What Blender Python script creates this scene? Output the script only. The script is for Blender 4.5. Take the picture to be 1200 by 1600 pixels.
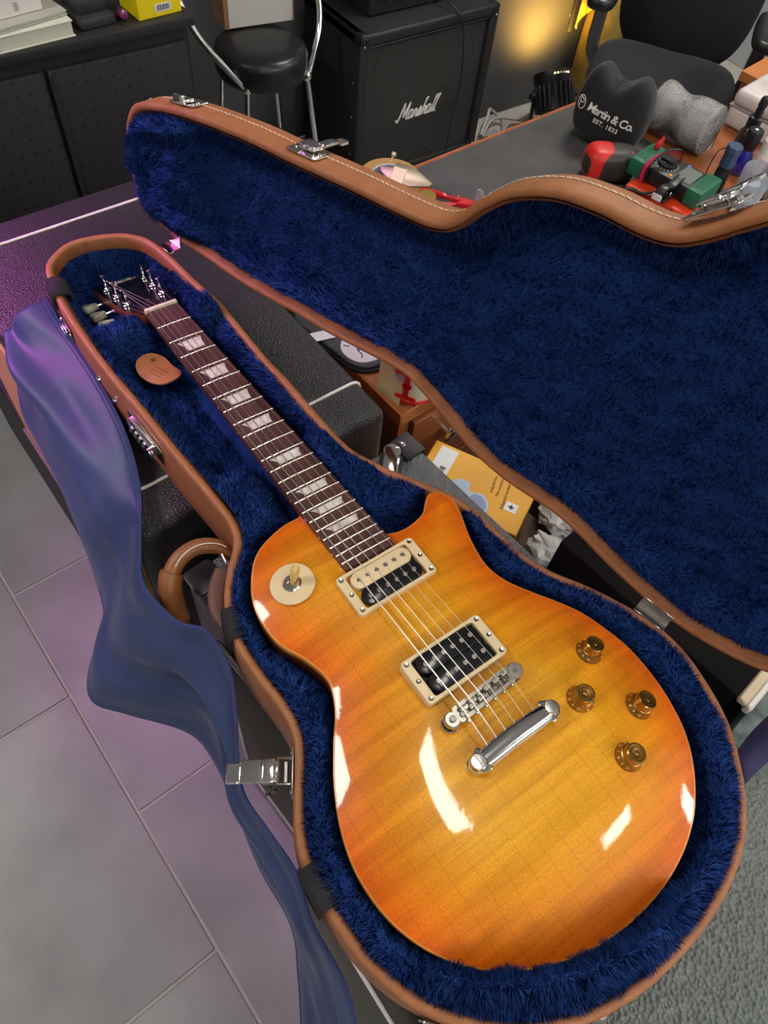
import bpy, bmesh, math, random
import numpy as np
from mathutils import Vector, Matrix
from mathutils.geometry import delaunay_2d_cdt

for o in list(bpy.data.objects): bpy.data.objects.remove(o)
scene = bpy.context.scene
COL = scene.collection
PI = math.pi
rnd = random.Random(7)
RNG = np.random.default_rng(11)

# ------------------------------------------------------------------ camera
cam_data = bpy.data.cameras.new('camera')
cam = bpy.data.objects.new('camera', cam_data)
COL.objects.link(cam)
cam_data.sensor_fit = 'VERTICAL'
cam_data.sensor_height = 36.0
cam_data.lens = 36.0 * 1144.04 / 1600.0
cam_data.clip_start = 0.02
_r = np.array((0.578114, 0.811655, 0.083671)); _u = np.array((-0.707051, 0.447131, 0.547862)); _b = np.array((0.407263, -0.375887, 0.832374))
cam.matrix_world = Matrix(((_r[0], _u[0], _b[0], 0.72330), (_r[1], _u[1], _b[1], -0.23570), (_r[2], _u[2], _b[2], 1.6), (0, 0, 0, 1)))
scene.camera = cam

# ------------------------------------------------------------------ world, lamps, exposure
world = bpy.data.worlds.new('world'); scene.world = world
world.use_nodes = True
world.node_tree.nodes['Background'].inputs[0].default_value = (0.80, 0.84, 0.95, 1)
world.node_tree.nodes['Background'].inputs[1].default_value = 0.10

def lamp(name, kind, loc, target, energy, color, size=0.3, spot=60, blend=0.6):
    d = bpy.data.lights.new(name, kind); d.energy = energy; d.color = color
    if kind == 'AREA': d.size = size
    if kind == 'SPOT':
        d.spot_size = math.radians(spot); d.spot_blend = blend; d.shadow_soft_size = size
    o = bpy.data.objects.new(name, d); COL.objects.link(o); o.location = loc
    o.rotation_euler = (Vector(target) - Vector(loc)).to_track_quat('-Z', 'Y').to_euler()
    return o
# magenta stage lamp standing to the left of the view, warm key from the room
lamp('magenta_stage_lamp', 'SPOT', (-0.95, -0.62, 1.55), (-0.38, -0.14, 0.84), 60, (1.0, 0.16, 0.95), 0.20, 54, 1.0)

vs = scene.view_settings
vs.view_transform = 'Standard'; vs.look = 'None'; vs.gamma = 1.0; vs.use_curve_mapping = False
vs.exposure = 0.47
PANEL_POWER = 20.0

# ------------------------------------------------------------------ helpers
def tag(o, label=None, cat=None, group=None, kind=None):
    if label: o['label'] = label
    if cat: o['category'] = cat
    if group: o['group'] = group
    if kind: o['kind'] = kind
    return o

ROOTM = {}
def thing(name, label, cat, loc=(0, 0, 0), rotz=0.0, group=None):
    o = bpy.data.objects.new(name, None); COL.objects.link(o)
    o.location = loc; o.rotation_euler = (0, 0, rotz); o.empty_display_size = 0.05
    tag(o, label, cat, group)
    ROOTM[o.name] = Matrix.Translation(loc) @ Matrix.Rotation(rotz, 4, 'Z')
    return o

def link(name, me, mat, parent=None, world=False):
    o = bpy.data.objects.new(name, me); COL.objects.link(o)
    if mat is not None:
        me.materials.clear(); me.materials.append(mat)
    if parent is not None:
        o.parent = parent
        if world and parent.name in ROOTM:
            o.matrix_parent_inverse = ROOTM[parent.name].inverted()
    return o

def raw(verts, faces, smooth=True, autosmooth=None):
    me = bpy.data.meshes.new('m')
    me.from_pydata([tuple(map(float, v)) for v in verts], [], [tuple(int(i) for i in f) for f in faces])
    me.update()
    if smooth:
        me.polygons.foreach_set('use_smooth', [True] * len(me.polygons))
        if autosmooth: me.set_sharp_from_angle(angle=math.radians(autosmooth))
    return me

def bm_mesh(bm, smooth=True, ang=40):
    me = bpy.data.meshes.new('m')
    bmesh.ops.recalc_face_normals(bm, faces=bm.faces)
    bm.to_mesh(me); bm.free()
    if smooth and len(me.polygons):
        me.polygons.foreach_set('use_smooth', [True] * len(me.polygons))
        me.set_sharp_from_angle(angle=math.radians(ang))
    return me

def box(size, center=(0, 0, 0), bev=0.0, seg=2, rot=None, taper=None):
    bm = bmesh.new()
    bmesh.ops.create_cube(bm, size=1)
    for v in bm.verts:
        v.co = Vector((v.co.x * size[0], v.co.y * size[1], v.co.z * size[2]))
        if taper and v.co.z > 0: v.co.x *= taper[0]; v.co.y *= taper[1]
    if bev > 0:
        bmesh.ops.bevel(bm, geom=list(bm.edges), offset=bev, segments=seg, profile=0.5, affect='EDGES')
    if rot is not None: bmesh.ops.transform(bm, matrix=rot, verts=bm.verts)
    bmesh.ops.translate(bm, vec=Vector(center), verts=bm.verts)
    return bm_mesh(bm)

def join(*meshes):
    bm = bmesh.new()
    for m in meshes: bm.from_mesh(m)
    me = bpy.data.meshes.new('m'); bm.to_mesh(me); bm.free()
    return me

def lathe(prof, seg=28, center=(0, 0, 0), axis=None, ang=40, ribs=None):
    """prof: list of (r, z)"""
    V = []; F = []
    n = len(prof)
    for i in range(seg):
        a = 2 * PI * i / seg
        for r, z in prof:
            rr = r * (1 + (ribs if ribs and i % 2 else 0))
            V.append((rr * math.cos(a), rr * math.sin(a), z))
    for i in range(seg):
        j = (i + 1) % seg
        for k in range(n - 1):
            F.append((i * n + k, j * n + k, j * n + k + 1, i * n + k + 1))
    if prof[0][0] > 1e-5: F.append([i * n for i in range(seg)][::-1])
    if prof[-1][0] > 1e-5: F.append([i * n + n - 1 for i in range(seg)])
    bm = bmesh.new()
    vs_ = [bm.verts.new(v) for v in V]
    for f in F:
        try: bm.faces.new([vs_[i] for i in f])
        except ValueError: pass
    bmesh.ops.remove_doubles(bm, verts=bm.verts, dist=1e-6)
    if axis is not None:
        q = Vector((0, 0, 1)).rotation_difference(Vector(axis).normalized())
        bmesh.ops.transform(bm, matrix=q.to_matrix().to_4x4(), verts=bm.verts)
    bmesh.ops.translate(bm, vec=Vector(center), verts=bm.verts)
    return bm_mesh(bm, True, ang)

def cyl(r, h, center=(0, 0, 0), axis=None, seg=24, bev=0.0):
    b = min(bev, r * .9, h * .45)
    p = [(r, 0), (r, h)] if b == 0 else [(r - b, 0), (r, b), (r, h - b), (r - b, h)]
    return lathe(p, seg, center, axis)

def spline(pts, n, closed=False):
    P = np.array(pts, float); m = len(P)
    out = []
    segs = m if closed else m - 1
    per = max(2, int(math.ceil(n * 3 / segs)))
    for i in range(segs):
        if closed: p0, p1, p2, p3 = P[(i - 1) % m], P[i], P[(i + 1) % m], P[(i + 2) % m]
        else: p0, p1, p2, p3 = P[max(i - 1, 0)], P[i], P[i + 1], P[min(i + 2, m - 1)]
        for t in np.linspace(0, 1, per, endpoint=False):
            out.append(.5 * ((2 * p1) + (-p0 + p2) * t + (2 * p0 - 5 * p1 + 4 * p2 - p3) * t * t + (-p0 + 3 * p1 - 3 * p2 + p3) * t ** 3))
    if not closed: out.append(P[-1])
    out = np.array(out)
    Q = np.vstack([out, out[:1]]) if closed else out
    d = np.r_[0, np.cumsum(np.linalg.norm(np.diff(Q, axis=0), axis=1))]
    s = np.linspace(0, d[-1], n, endpoint=not closed)
    return np.stack([np.interp(s, d, Q[:, k]) for k in range(P.shape[1])], 1)

def tube(pts, r, seg=8, n=None, closed=False, flat=None, cap=True):
    P = spline(pts, n, closed) if n else np.array(pts, float)
    m = len(P); V = []; F = []
    T = np.gradient(P, axis=0) if not closed else np.roll(P, -1, 0) - np.roll(P, 1, 0)
    T /= np.linalg.norm(T, axis=1)[:, None] + 1e-12
    up = np.array([0, 0, 1.]) if abs(T[0, 2]) < .9 else np.array([1., 0, 0])
    N = np.cross(T[0], up); N /= np.linalg.norm(N)
    rr = np.broadcast_to(np.array(r, float), (m,)) if np.ndim(r) < 2 else r
    for i in range(m):
        N = N - T[i] * (N @ T[i]); N /= np.linalg.norm(N) + 1e-12
        B = np.cross(T[i], N)
        for k in range(seg):
            a = 2 * PI * k / seg
            V.append(P[i] + rr[i] * (math.cos(a) * N + math.sin(a) * B * (flat or 1)))
    for i in range(m if closed else m - 1):
        j = (i + 1) % m
        for k in range(seg):
            l = (k + 1) % seg
            F.append((i * seg + k, i * seg + l, j * seg + l, j * seg + k))
    if cap and not closed:
        F.append(list(range(seg))[::-1]); F.append([(m - 1) * seg + k for k in range(seg)])
    return raw(V, F, True, 50)

def prism(outline, z0, z1, bev=0.0, seg=2):
    bm = bmesh.new()
    vs_ = [bm.verts.new((p[0], p[1], z0)) for p in outline]
    f = bm.faces.new(vs_)
    r = bmesh.ops.extrude_face_region(bm, geom=[f])
    top = [v for v in r['geom'] if isinstance(v, bmesh.types.BMVert)]
    for v in top: v.co.z = z1
    bmesh.ops.recalc_face_normals(bm, faces=bm.faces)
    if bev > 0:
        ed = [e for e in bm.edges if len(e.link_faces) == 2 and e.calc_face_angle(0) > .5]
        bmesh.ops.bevel(bm, geom=ed, offset=bev, segments=seg, profile=.5, affect='EDGES')
    return bm_mesh(bm)

def rrect(w, h, r, n=5, cx=0, cy=0):
    o = []
    for k, (sx, sy) in enumerate(((1, 1), (-1, 1), (-1, -1), (1, -1))):
        for i in range(n + 1):
            a = PI / 2 * (k + i / n)
            o.append((cx + sx * (w / 2 - r) + r * math.cos(a), cy + sy * (h / 2 - r) + r * math.sin(a)))
    return o

def frame_mesh(outer, inner, z0, z1):
    """ring between two outlines with equal point counts"""
    n = len(outer); V = []
    for o, z in ((outer, z0), (outer, z1), (inner, z1), (inner, z0)):
        V += [(p[0], p[1], z) for p in o]
    F = []
    for a in range(4):
        b = (a + 1) % 4
        for i in range(n):
            j = (i + 1) % n
            F.append((a * n + i, a * n + j, b * n + j, b * n + i))
    bm = bmesh.new(); vv = [bm.verts.new(v) for v in V]
    for f in F: bm.faces.new([vv[i] for i in f])
    return bm_mesh(bm, True, 35)

def xf(me, M):
    me.transform(M); return me

def superell(a, b, c, e1=.5, e2=.5, nu=40, nv=24, fn=None):
    V = []; F = []
    sg = lambda x, e: math.copysign(abs(x) ** e, x)
    for j in range(nv + 1):
        ph = -PI / 2 + PI * j / nv
        for i in range(nu):
            th = 2 * PI * i / nu
            p = [a * sg(math.cos(ph), e1) * sg(math.cos(th), e2), b * sg(math.cos(ph), e1) * sg(math.sin(th), e2), c * sg(math.sin(ph), e1)]
            if fn: p = fn(*p)
            V.append(p)
    for j in range(nv):
        for i in range(nu):
            k = (i + 1) % nu
            F.append((j * nu + i, j * nu + k, (j + 1) * nu + k, (j + 1) * nu + i))
    bm = bmesh.new(); vv = [bm.verts.new(v) for v in V]
    for f in F: bm.faces.new([vv[i] for i in f])
    bmesh.ops.remove_doubles(bm, verts=bm.verts, dist=1e-5)
    return bm_mesh(bm, True, 70)

def text_mesh(s, size, ext=0.0004, shear=0.0, space=1.0, align='CENTER', off=0.0):
    cu = bpy.data.curves.new('t', 'FONT'); cu.body = s; cu.size = size; cu.extrude = ext; cu.shear = shear
    cu.space_character = space; cu.align_x = align; cu.align_y = 'CENTER'; cu.offset = off
    cu.resolution_u = 3
    o = bpy.data.objects.new('t', cu); COL.objects.link(o)
    dg = bpy.context.evaluated_depsgraph_get()
    me = bpy.data.meshes.new_from_object(o.evaluated_get(dg))
    bpy.data.objects.remove(o); bpy.data.curves.remove(cu)
    return me

def frame3(origin, ex, ey):
    ex = Vector(ex).normalized(); ey = Vector(ey); ey = (ey - ex * ey.dot(ex)).normalized(); ez = ex.cross(ey)
    return Matrix(((ex.x, ey.x, ez.x, origin[0]), (ex.y, ey.y, ez.y, origin[1]), (ex.z, ey.z, ez.z, origin[2]), (0, 0, 0, 1)))

def copy_tree(o, parent=None):
    c = o.copy(); COL.objects.link(c); c.parent = parent
    for ch in list(o.children): copy_tree(ch, c)
    return c

# ------------------------------------------------------------------ materials
MATS = {}
def mat(name, color, rough=.5, metal=0.0, bump=None, spec=.5, coat=0.0, sheen=0.0, var=None, trans=0.0, emit=None, alpha=1.0, ior=1.45, aniso=0.0, stretch=(1, 1, 1), voro=None):
    if name in MATS: return MATS[name]
    m = bpy.data.materials.new(name); m.use_nodes = True
    nt = m.node_tree; b = nt.nodes['Principled BSDF']
    b.inputs['Base Color'].default_value = (*color, 1)
    b.inputs['Roughness'].default_value = rough; b.inputs['Metallic'].default_value = metal
    b.inputs['Specular IOR Level'].default_value = spec
    b.inputs['Coat Weight'].default_value = coat; b.inputs['Coat Roughness'].default_value = .06
    b.inputs['Sheen Weight'].default_value = sheen; b.inputs['Sheen Roughness'].default_value = .4
    b.inputs['Transmission Weight'].default_value = trans; b.inputs['IOR'].default_value = ior
    b.inputs['Anisotropic'].default_value = aniso; b.inputs['Alpha'].default_value = alpha
    if emit:
        b.inputs['Emission Color'].default_value = (*emit[0], 1); b.inputs['Emission Strength'].default_value = emit[1]
    tc = nt.nodes.new('ShaderNodeTexCoord'); mp = nt.nodes.new('ShaderNodeMapping')
    mp.inputs['Scale'].default_value = stretch
    nt.links.new(tc.outputs['Object'], mp.inputs['Vector'])
    if var:   # (color2, scale, detail)
        nz = nt.nodes.new('ShaderNodeTexNoise'); nz.inputs['Scale'].default_value = var[1]; nz.inputs['Detail'].default_value = var[2] if len(var) > 2 else 4
        nt.links.new(mp.outputs[0], nz.inputs['Vector'])
        rp = nt.nodes.new('ShaderNodeValToRGB'); rp.color_ramp.elements[0].position = .35; rp.color_ramp.elements[1].position = .68
        rp.color_ramp.elements[0].color = (*color, 1); rp.color_ramp.elements[1].color = (*var[0], 1)
        nt.links.new(nz.outputs['Fac'], rp.inputs[0]); nt.links.new(rp.outputs[0], b.inputs['Base Color'])
    if bump:  # (scale, strength, distance)
        if voro:
            nz = nt.nodes.new('ShaderNodeTexVoronoi'); nz.feature = voro
            src = nz.outputs['Distance']
        else:
            nz = nt.nodes.new('ShaderNodeTexNoise'); nz.inputs['Detail'].default_value = 3; src = nz.outputs['Fac']
        nz.inputs['Scale'].default_value = bump[0]
        nt.links.new(mp.outputs[0], nz.inputs['Vector'])
        bp = nt.nodes.new('ShaderNodeBump'); bp.inputs['Strength'].default_value = bump[1]; bp.inputs['Distance'].default_value = bump[2] if len(bump) > 2 else .001
        nt.links.new(src, bp.inputs['Height']); nt.links.new(bp.outputs[0], b.inputs['Normal'])
    MATS[name] = m
    return m

CHROME = mat('chrome', (.82, .82, .80), .10, 1.0)
NICKEL = mat('nickel', (.72, .68, .60), .20, 1.0, bump=(400, .05))
STEELD = mat('dark_steel', (.25, .24, .23), .35, 1.0)
BLACKP = mat('black_plastic', (.012, .012, .013), .35)
BLACKM = mat('matte_black', (.010, .010, .011), .65)
WHITEP = mat('white_plastic', (.72, .71, .68), .4)
CREAM = mat('cream_plastic', (.80, .62, .36), .35)
TAN = mat('tan_leather', (.34, .125, .045), .5, bump=(900, .35, .0008), var=((.40, .155, .06), 60))
TANIN = mat('tan_lip', (.25, .085, .022), .6, bump=(600, .5, .001), var=((.18, .055, .015), 40))
EDGEC = mat('stitch_thread', (.80, .70, .55), .7)

# ------------------------------------------------------------------ room shell
RX0, RX1, RY0, RY1, RZ = -1.66, 3.2, -2.6, 3.4, 2.7
GROUT = mat('grout', (.42, .40, .36), .8)
floor_o = link('floor', box((RX1 - RX0, RY1 - RY0, .05), ((RX0 + RX1) / 2, (RY0 + RY1) / 2, -.0275)), GROUT)
tag(floor_o, 'grey stone-look tiled floor with pale grout lines', None, None, 'structure')
TILE = mat('grey_tile', (.20, .20, .205), .42, var=((.34, .33, .325), 3.2, 7), bump=(60, .05, .001))
tile_me = box((.594, .594, .01), (0, 0, 0), .0015, 1)
fr = math.radians(2.9); cf, sf = math.cos(fr), math.sin(fr)
for j in range(-5, 7):
    for i in range(-5, 8):
        u_ = i * .6 + (0 if j % 2 == 0 else .3); v_ = .3 + j * .6
        wx = -.034 + u_ * cf - v_ * sf; wy = -.369 + u_ * sf + v_ * cf
        if RX0 + .32 < wx < RX1 - .3 and RY0 + .3 < wy < RY1 - .3:
            t = link('tile', tile_me, None, floor_o); t.location = (wx, wy, -.0045); t.rotation_euler = (0, 0, fr)
tile_me.materials.clear(); tile_me.materials.append(TILE)
WALLG = mat('charcoal_wall', (.085, .087, .092), .75, bump=(90, .08, .001))
WALLW = mat('pale_wall', (.42, .43, .45), .85)
def wall(name, size, c, m, label):
    tag(link(name, box(size, c), m), label, None, None, 'structure')
wall('wall_back', (.1, RY1 - RY0, RZ), (RX0 - .05, (RY0 + RY1) / 2, RZ / 2), WALLG, 'charcoal painted wall behind the amplifier cabinet and stool')
wall('wall_pillar', (.22, RY1 - 1.83, RZ), (-1.55, (RY1 + 1.83) / 2, RZ / 2), WALLG, 'charcoal wall section lit yellow behind the office chair')
wall('wall_left', (RX1 - RX0, .1, RZ), ((RX0 + RX1) / 2, RY0 - .05, RZ / 2), WALLW, 'pale wall on the left of the room')
wall('wall_right', (RX1 - RX0, .1, RZ), ((RX0 + RX1) / 2, RY1 + .05, RZ / 2), WALLW, 'pale wall on the right of the room')
wall('wall_front', (.1, RY1 - RY0, RZ), (RX1 + .05, (RY0 + RY1) / 2, RZ / 2), WALLW, 'pale wall behind the viewer')
wall('ceiling', (RX1 - RX0, RY1 - RY0, .1), ((RX0 + RX1) / 2, (RY0 + RY1) / 2, RZ + .05), mat('ceiling_white', (.62, .62, .62), .9), 'white ceiling with square light panels')
DIFF = mat('panel_diffuser', (.9, .9, .9), .6, emit=((1.0, .965, .91), PANEL_POWER))
FRAMEW = mat('panel_frame', (.75, .75, .75), .4)
for k, (lx, ly, nm) in enumerate([(-.85, 2.1, 'above the office chair'), (-.75, -1.3, 'left of the black shelf'), (2.85, -.95, 'behind the viewer on the left'), (2.85, .9, 'behind the viewer on the right'), (.7, 2.9, 'at the right-hand wall'), (2.6, 2.6, 'in the far right corner')]):
    t = thing('ceiling_light', 'square white ceiling light panel ' + nm, 'ceiling light', (lx, ly, RZ - .03), 0, 'ceiling light panels')
    link('panel_frame', frame_mesh(rrect(.62, .62, .01), rrect(.57, .57, .01), 0, .03), FRAMEW, t)
    link('diffuser', box((.57, .57, .008), (0, 0, .012)), DIFF, t)

t = thing('strip_light', 'short white ceiling strip light above the guitar', 'ceiling light', (.45, .27, RZ - .04))
link('strip_frame', frame_mesh(rrect(.44, .24, .01), rrect(.40, .20, .01), 0, .04), FRAMEW, t)
link('diffuser', box((.40, .20, .008), (0, 0, .012)), DIFF, t)

t = thing('strip_light', 'small square white ceiling light to the right of the guitar', 'ceiling light', (1.60, .92, RZ - .04))
link('strip_frame', frame_mesh(rrect(.20, .34, .01), rrect(.16, .30, .01), 0, .04), FRAMEW, t)
link('diffuser', box((.16, .30, .008), (0, 0, .012)), DIFF, t)

# ------------------------------------------------------------------ outlines (metres)
RIM = np.array([(-128,-97),(-152,-78),(-166,-47),(-160,-6),(-142,28),(-106,48),(-22,58),(31,65),(71,66),(151,66),(191,69),(251,70),(310,73),(340,83),(385,107),(421,129),(462,143),(521,148),(557,160),(597,183),(647,205),(685,212),(723,208),(767,194),(800,173),(829,146),(849,117),(862,81),(869,42),(871,1),(868,-39),(858,-80),(836,-122),(805,-158),(777,-178),(751,-189),(721,-196),(687,-198),(655,-197),(628,-190),(602,-176),(580,-161),(558,-149),(531,-145),(492,-148),(454,-148),(415,-138),(385,-120),(358,-97),(335,-89),(298,-90),(228,-96),(147,-101),(73,-107),(-14,-109),(-77,-106)]) / 1000
RIM = spline(RIM, 420, True)
BODY = np.array([(436,30),(442,46),(443,62),(438,82),(428,93),(422,103),(427,114),(440,119),(456,117),(489,105),(521,99),(545,104),(567,116),(607,141),(640,152),(672,157),(715,153),(755,139),(788,113),(811,80),(824,41),(828,0),(824,-44),(810,-86),(787,-122),(757,-147),(720,-162),(681,-165),(647,-158),(615,-144),(585,-125),(560,-107),(535,-98),(508,-104),(478,-117),(440,-117),(411,-105),(387,-84),(375,-52),(374,-29),(374,-20),(436,20)]) / 1000
def resample_keep(P, n):
    return spline(P, n, True)
BODY = resample_keep(BODY, 300)

def area2(P):
    x, y = P[:, 0], P[:, 1]
    return np.sum(x * np.roll(y, -1) - np.roll(x, -1) * y)
def inset(P, d):
    T = np.roll(P, -1, 0) - np.roll(P, 1, 0); T /= np.linalg.norm(T, axis=1)[:, None]
    N = np.stack([-T[:, 1], T[:, 0]], 1)
    if area2(P) < 0: N = -N
    return P + N * d
def segdist(Q, P):
    """distance of points Q to closed polyline P"""
    A = P; B = np.roll(P, -1, 0); AB = B - A; L2 = (AB ** 2).sum(1) + 1e-12
    out = np.empty(len(Q))
    for s in range(0, len(Q), 2000):
        q = Q[s:s + 2000]
        t = np.clip(((q[:, None, :] - A[None]) * AB[None]).sum(2) / L2[None], 0, 1)
        d = q[:, None, :] - (A[None] + t[..., None] * AB[None])
        out[s:s + 2000] = np.sqrt((d ** 2).sum(2).min(1))
    return out
def inside(Q, P):
    x, y = Q[:, 0][:, None], Q[:, 1][:, None]
    A = P; B = np.roll(P, -1, 0)
    c = ((A[None, :, 1] > y) != (B[None, :, 1] > y)) & (x < (B[None, :, 0] - A[None, :, 0]) * (y - A[None, :, 1]) / (B[None, :, 1] - A[None, :, 1] + 1e-15) + A[None, :, 0])
    return c.sum(1) % 2 == 1
def fill(P, step, jitter=.0):
    """triangulated region inside the closed outline P -> verts (n,2), tris"""
    lo = P.min(0); hi = P.max(0)
    gx, gy = np.meshgrid(np.arange(lo[0], hi[0], step), np.arange(lo[1], hi[1], step * .87))
    gx = gx + (np.arange(gx.shape[0]) % 2)[:, None] * step * .5
    Q = np.stack([gx.ravel(), gy.ravel()], 1)
    if jitter: Q = Q + RNG.normal(0, step * jitter, Q.shape)
    Q = Q[inside(Q, P)]; Q = Q[segdist(Q, P) > step * .55]
    allp = [Vector((float(a), float(b))) for a, b in np.vstack([P, Q])]
    n = len(P)
    r = delaunay_2d_cdt(allp, [(i, (i + 1) % n) for i in range(n)], [], 1, 1e-7)
    V = np.array([(v.x, v.y) for v in r[0]]); F = [tuple(f) for f in r[2]]
    T = np.array(F)
    a, b, c = V[T[:, 0]], V[T[:, 1]], V[T[:, 2]]
    ar = (b[:, 0] - a[:, 0]) * (c[:, 1] - a[:, 1]) - (b[:, 1] - a[:, 1]) * (c[:, 0] - a[:, 0])
    T[ar < 0] = T[ar < 0][:, ::-1]
    return V, T
def sstep(a, b, x):
    t = np.clip((x - a) / (b - a), 0, 1); return t * t * (3 - 2 * t)
_ph = RNG.uniform(0, 6.28, (40, 3)); _kv = RNG.normal(0, 1, (40, 2))
def wav(Q, scale, seed=0, n=9):
    """smooth pseudo noise from a sum of sines, about -1..1"""
    z = np.zeros(len(Q))
    for i in range(n):
        k = _kv[(i + seed * 5) % 40] / scale
        z += np.sin(Q[:, 0] * k[0] * 4 + Q[:, 1] * k[1] * 4 + _ph[(i + seed * 3) % 40, 0])
    return z / math.sqrt(n) / 1.2
def loft(outline, prof, close_bottom=None, close_top=None):
    """prof: list of (inset, z)"""
    n = len(outline); V = []; F = []
    for o, z in prof:
        p = inset(outline, o); V += [(a, b, z) for a, b in p]
    for k in range(len(prof) - 1):
        for i in range(n):
            j = (i + 1) % n
            F.append((k * n + i, k * n + j, (k + 1) * n + j, (k + 1) * n + i))
    if close_bottom: F.append(list(range(n))[::-1])
    if close_top: F.append([(len(prof) - 1) * n + i for i in range(n)])
    bm = bmesh.new(); vv = [bm.verts.new(v) for v in V]
    for f in F: bm.faces.new([vv[i] for i in f])
    return bm_mesh(bm, True, 50)
def pile(V3, T, n, length, width, lean, seed, clump=.012, mask=None, tilt=None):
    """short plush hairs as single triangles standing on the surface V3,T"""
    g = np.random.default_rng(seed)
    a, b, c = V3[T[:, 0]], V3[T[:, 1]], V3[T[:, 2]]
    nr = np.cross(b - a, c - a); ar = np.linalg.norm(nr, axis=1); nr /= ar[:, None] + 1e-15
    w = ar.copy()
    if mask is not None: w *= mask
    w /= w.sum()
    # smooth vertex normals
    vn = np.zeros_like(V3)
    for k in range(3): np.add.at(vn, T[:, k], nr * ar[:, None])
    vn /= np.linalg.norm(vn, axis=1)[:, None] + 1e-15
    idx = g.choice(len(T), n, p=w)
    u = g.random((n, 2)); s = u.sum(1) > 1; u[s] = 1 - u[s]
    u0 = 1 - u.sum(1)
    P = a[idx] * u0[:, None] + b[idx] * u[:, :1] + c[idx] * u[:, 1:]
    N = vn[T[idx, 0]] * u0[:, None] + vn[T[idx, 1]] * u[:, :1] + vn[T[idx, 2]] * u[:, 1:]
    N /= np.linalg.norm(N, axis=1)[:, None] + 1e-15
    q = P[:, :2] if np.ptp(P[:, 2]) < .3 else P[:, [0, 2]]
    cl = np.stack([wav(q, clump * 4, 1), wav(q, clump * 4, 2), wav(q, clump * 4, 3)], 1) * lean
    fine = np.stack([wav(q, clump, 4), wav(q, clump, 5), wav(q, clump, 6)], 1) * lean * .8
    D = N + cl + fine + g.normal(0, .20, (n, 3))
    if tilt is not None: D = D + np.array(tilt)
    D /= np.linalg.norm(D, axis=1)[:, None]
    L = length * g.uniform(.6, 1.15, n) * (1 + .25 * wav(q, clump * 2, 6))
    S = np.cross(D, g.normal(0, 1, (n, 3))); S /= np.linalg.norm(S, axis=1)[:, None] + 1e-12
    V = np.empty((n, 3, 3)); V[:, 0] = P - S * width / 2 - N * .001; V[:, 1] = P + S * width / 2 - N * .001; V[:, 2] = P + D * L[:, None]
    me = bpy.data.meshes.new('pile')
    me.vertices.add(3 * n); me.vertices.foreach_set('co', V.ravel())
    me.loops.add(3 * n); me.loops.foreach_set('vertex_index', np.arange(3 * n))
    me.polygons.add(n); me.polygons.foreach_set('loop_start', np.arange(0, 3 * n, 3)); me.polygons.foreach_set('loop_total', np.full(n, 3))
    me.polygons.foreach_set('use_smooth', np.ones(n, bool))
    me.update(); me.validate()
    NN = N + D * .35 ; NN /= np.linalg.norm(NN, axis=1)[:, None]
    me.normals_split_custom_set_from_vertices(np.repeat(NN, 3, 0))
    return me

# ------------------------------------------------------------------ guitar case: base
ZR = .955      # rim height
ZB = .868      # underside
PLUSH = mat('blue_plush', (.019, .055, .225), .9, var=((.032, .088, .330), 38, 5), spec=.05)
PLUSHD = mat('blue_plush_backing', (.014, .042, .180), .95, spec=.05)
case = thing('guitar_case', 'tan leather guitar case open with blue plush lining under the sunburst guitar', 'guitar case', (.35, 0, ZB))
link('base_shell', loft(RIM, [(.012, ZB), (.004, ZB + .003), (.0, ZB + .012), (-.001, .91), (0, .945), (.0004, ZR - .002), (.002, ZR), (.0055, ZR + .0008), (.009, ZR - .001), (.0105, ZR - .006), (.0105, ZB + .006)], close_bottom=True), TAN, case, True)
LIN = inset(RIM, .0100)
V2, T2 = fill(LIN, .0055, .12)
d = segdist(V2, LIN)
gin = inside(V2, BODY); gd = segdist(V2, BODY); g = np.where(gin, -gd, gd)
x, y = V2[:, 0], V2[:, 1]
zf = np.where((x > .03) & (x < .40), .900, .880)
# neck compartment: steep plush wall rounding over to the floor
zn = zf + (ZR - .003 - zf) * (1 - sstep(.004, .026, d))
zn = np.where(x < -.02, .872 + (ZR - .004 - .013 * (1 - sstep(-.10, -.04, x)) - .872) * (1 - sstep(.003, np.where(y > 0, .012, .022), d)), zn)
# the padded neck rests
def pad(x0, x1, soft, top, yc, x=x):
    w = sstep(x0 - soft, x0 + soft, x) * (1 - sstep(x1 - soft, x1 + soft, x))
    side = sstep(yc - .006, yc + .012, np.abs(y + .002))
    return zf + (top - zf) * w * (.62 + .38 * side)
p1 = pad(.012, .060, .013, .949 + .015 * (y > 0), .024, x + .024 * (1 - sstep(-.03, .02, y)))
p2 = pad(.268, .375, .022, .960, .032)
zn = np.maximum(zn, np.maximum(p1, p2))
zn = np.where((np.abs(y) < .032) & (x > -.03) & (x < .39), np.minimum(zn, .947 + .0895 * x - .030), zn)
# body well
t = np.clip(g / (g + d + 1e-6), 0, 1)
low = .930 + .026 * sstep(.40, .62, x) * (1 - sstep(-.02, .06, y))
zbody = low + (ZR + .001 - low) * sstep(.05, .75, t) + .006 * np.sin(np.clip(t, 0, 1) * PI)
bottomlift = sstep(.70, .80, x) * (1 - sstep(.02, .10, y)) * sstep(-.19, -.10, y)
zbody = zbody + bottomlift * (.050 * (1 - sstep(.1, .95, t)))
zbody = np.where(g < .004, .880, zbody)
zbody = np.where((g > .004) & (g < .012) & (y > .04), np.minimum(zbody, .915), zbody)
wb = sstep(.36, .40, x + .02 * np.sin(y * 40))
Z = zn * (1 - wb) + zbody * wb
Z = Z + (.0022 * wav(V2, .03, 1) + .0012 * wav(V2, .012, 2)) * sstep(.0, .012, d) * (g > .003)
Z = np.where(g < .003, np.minimum(Z, .884), Z)
V3 = np.c_[V2, Z]
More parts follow.
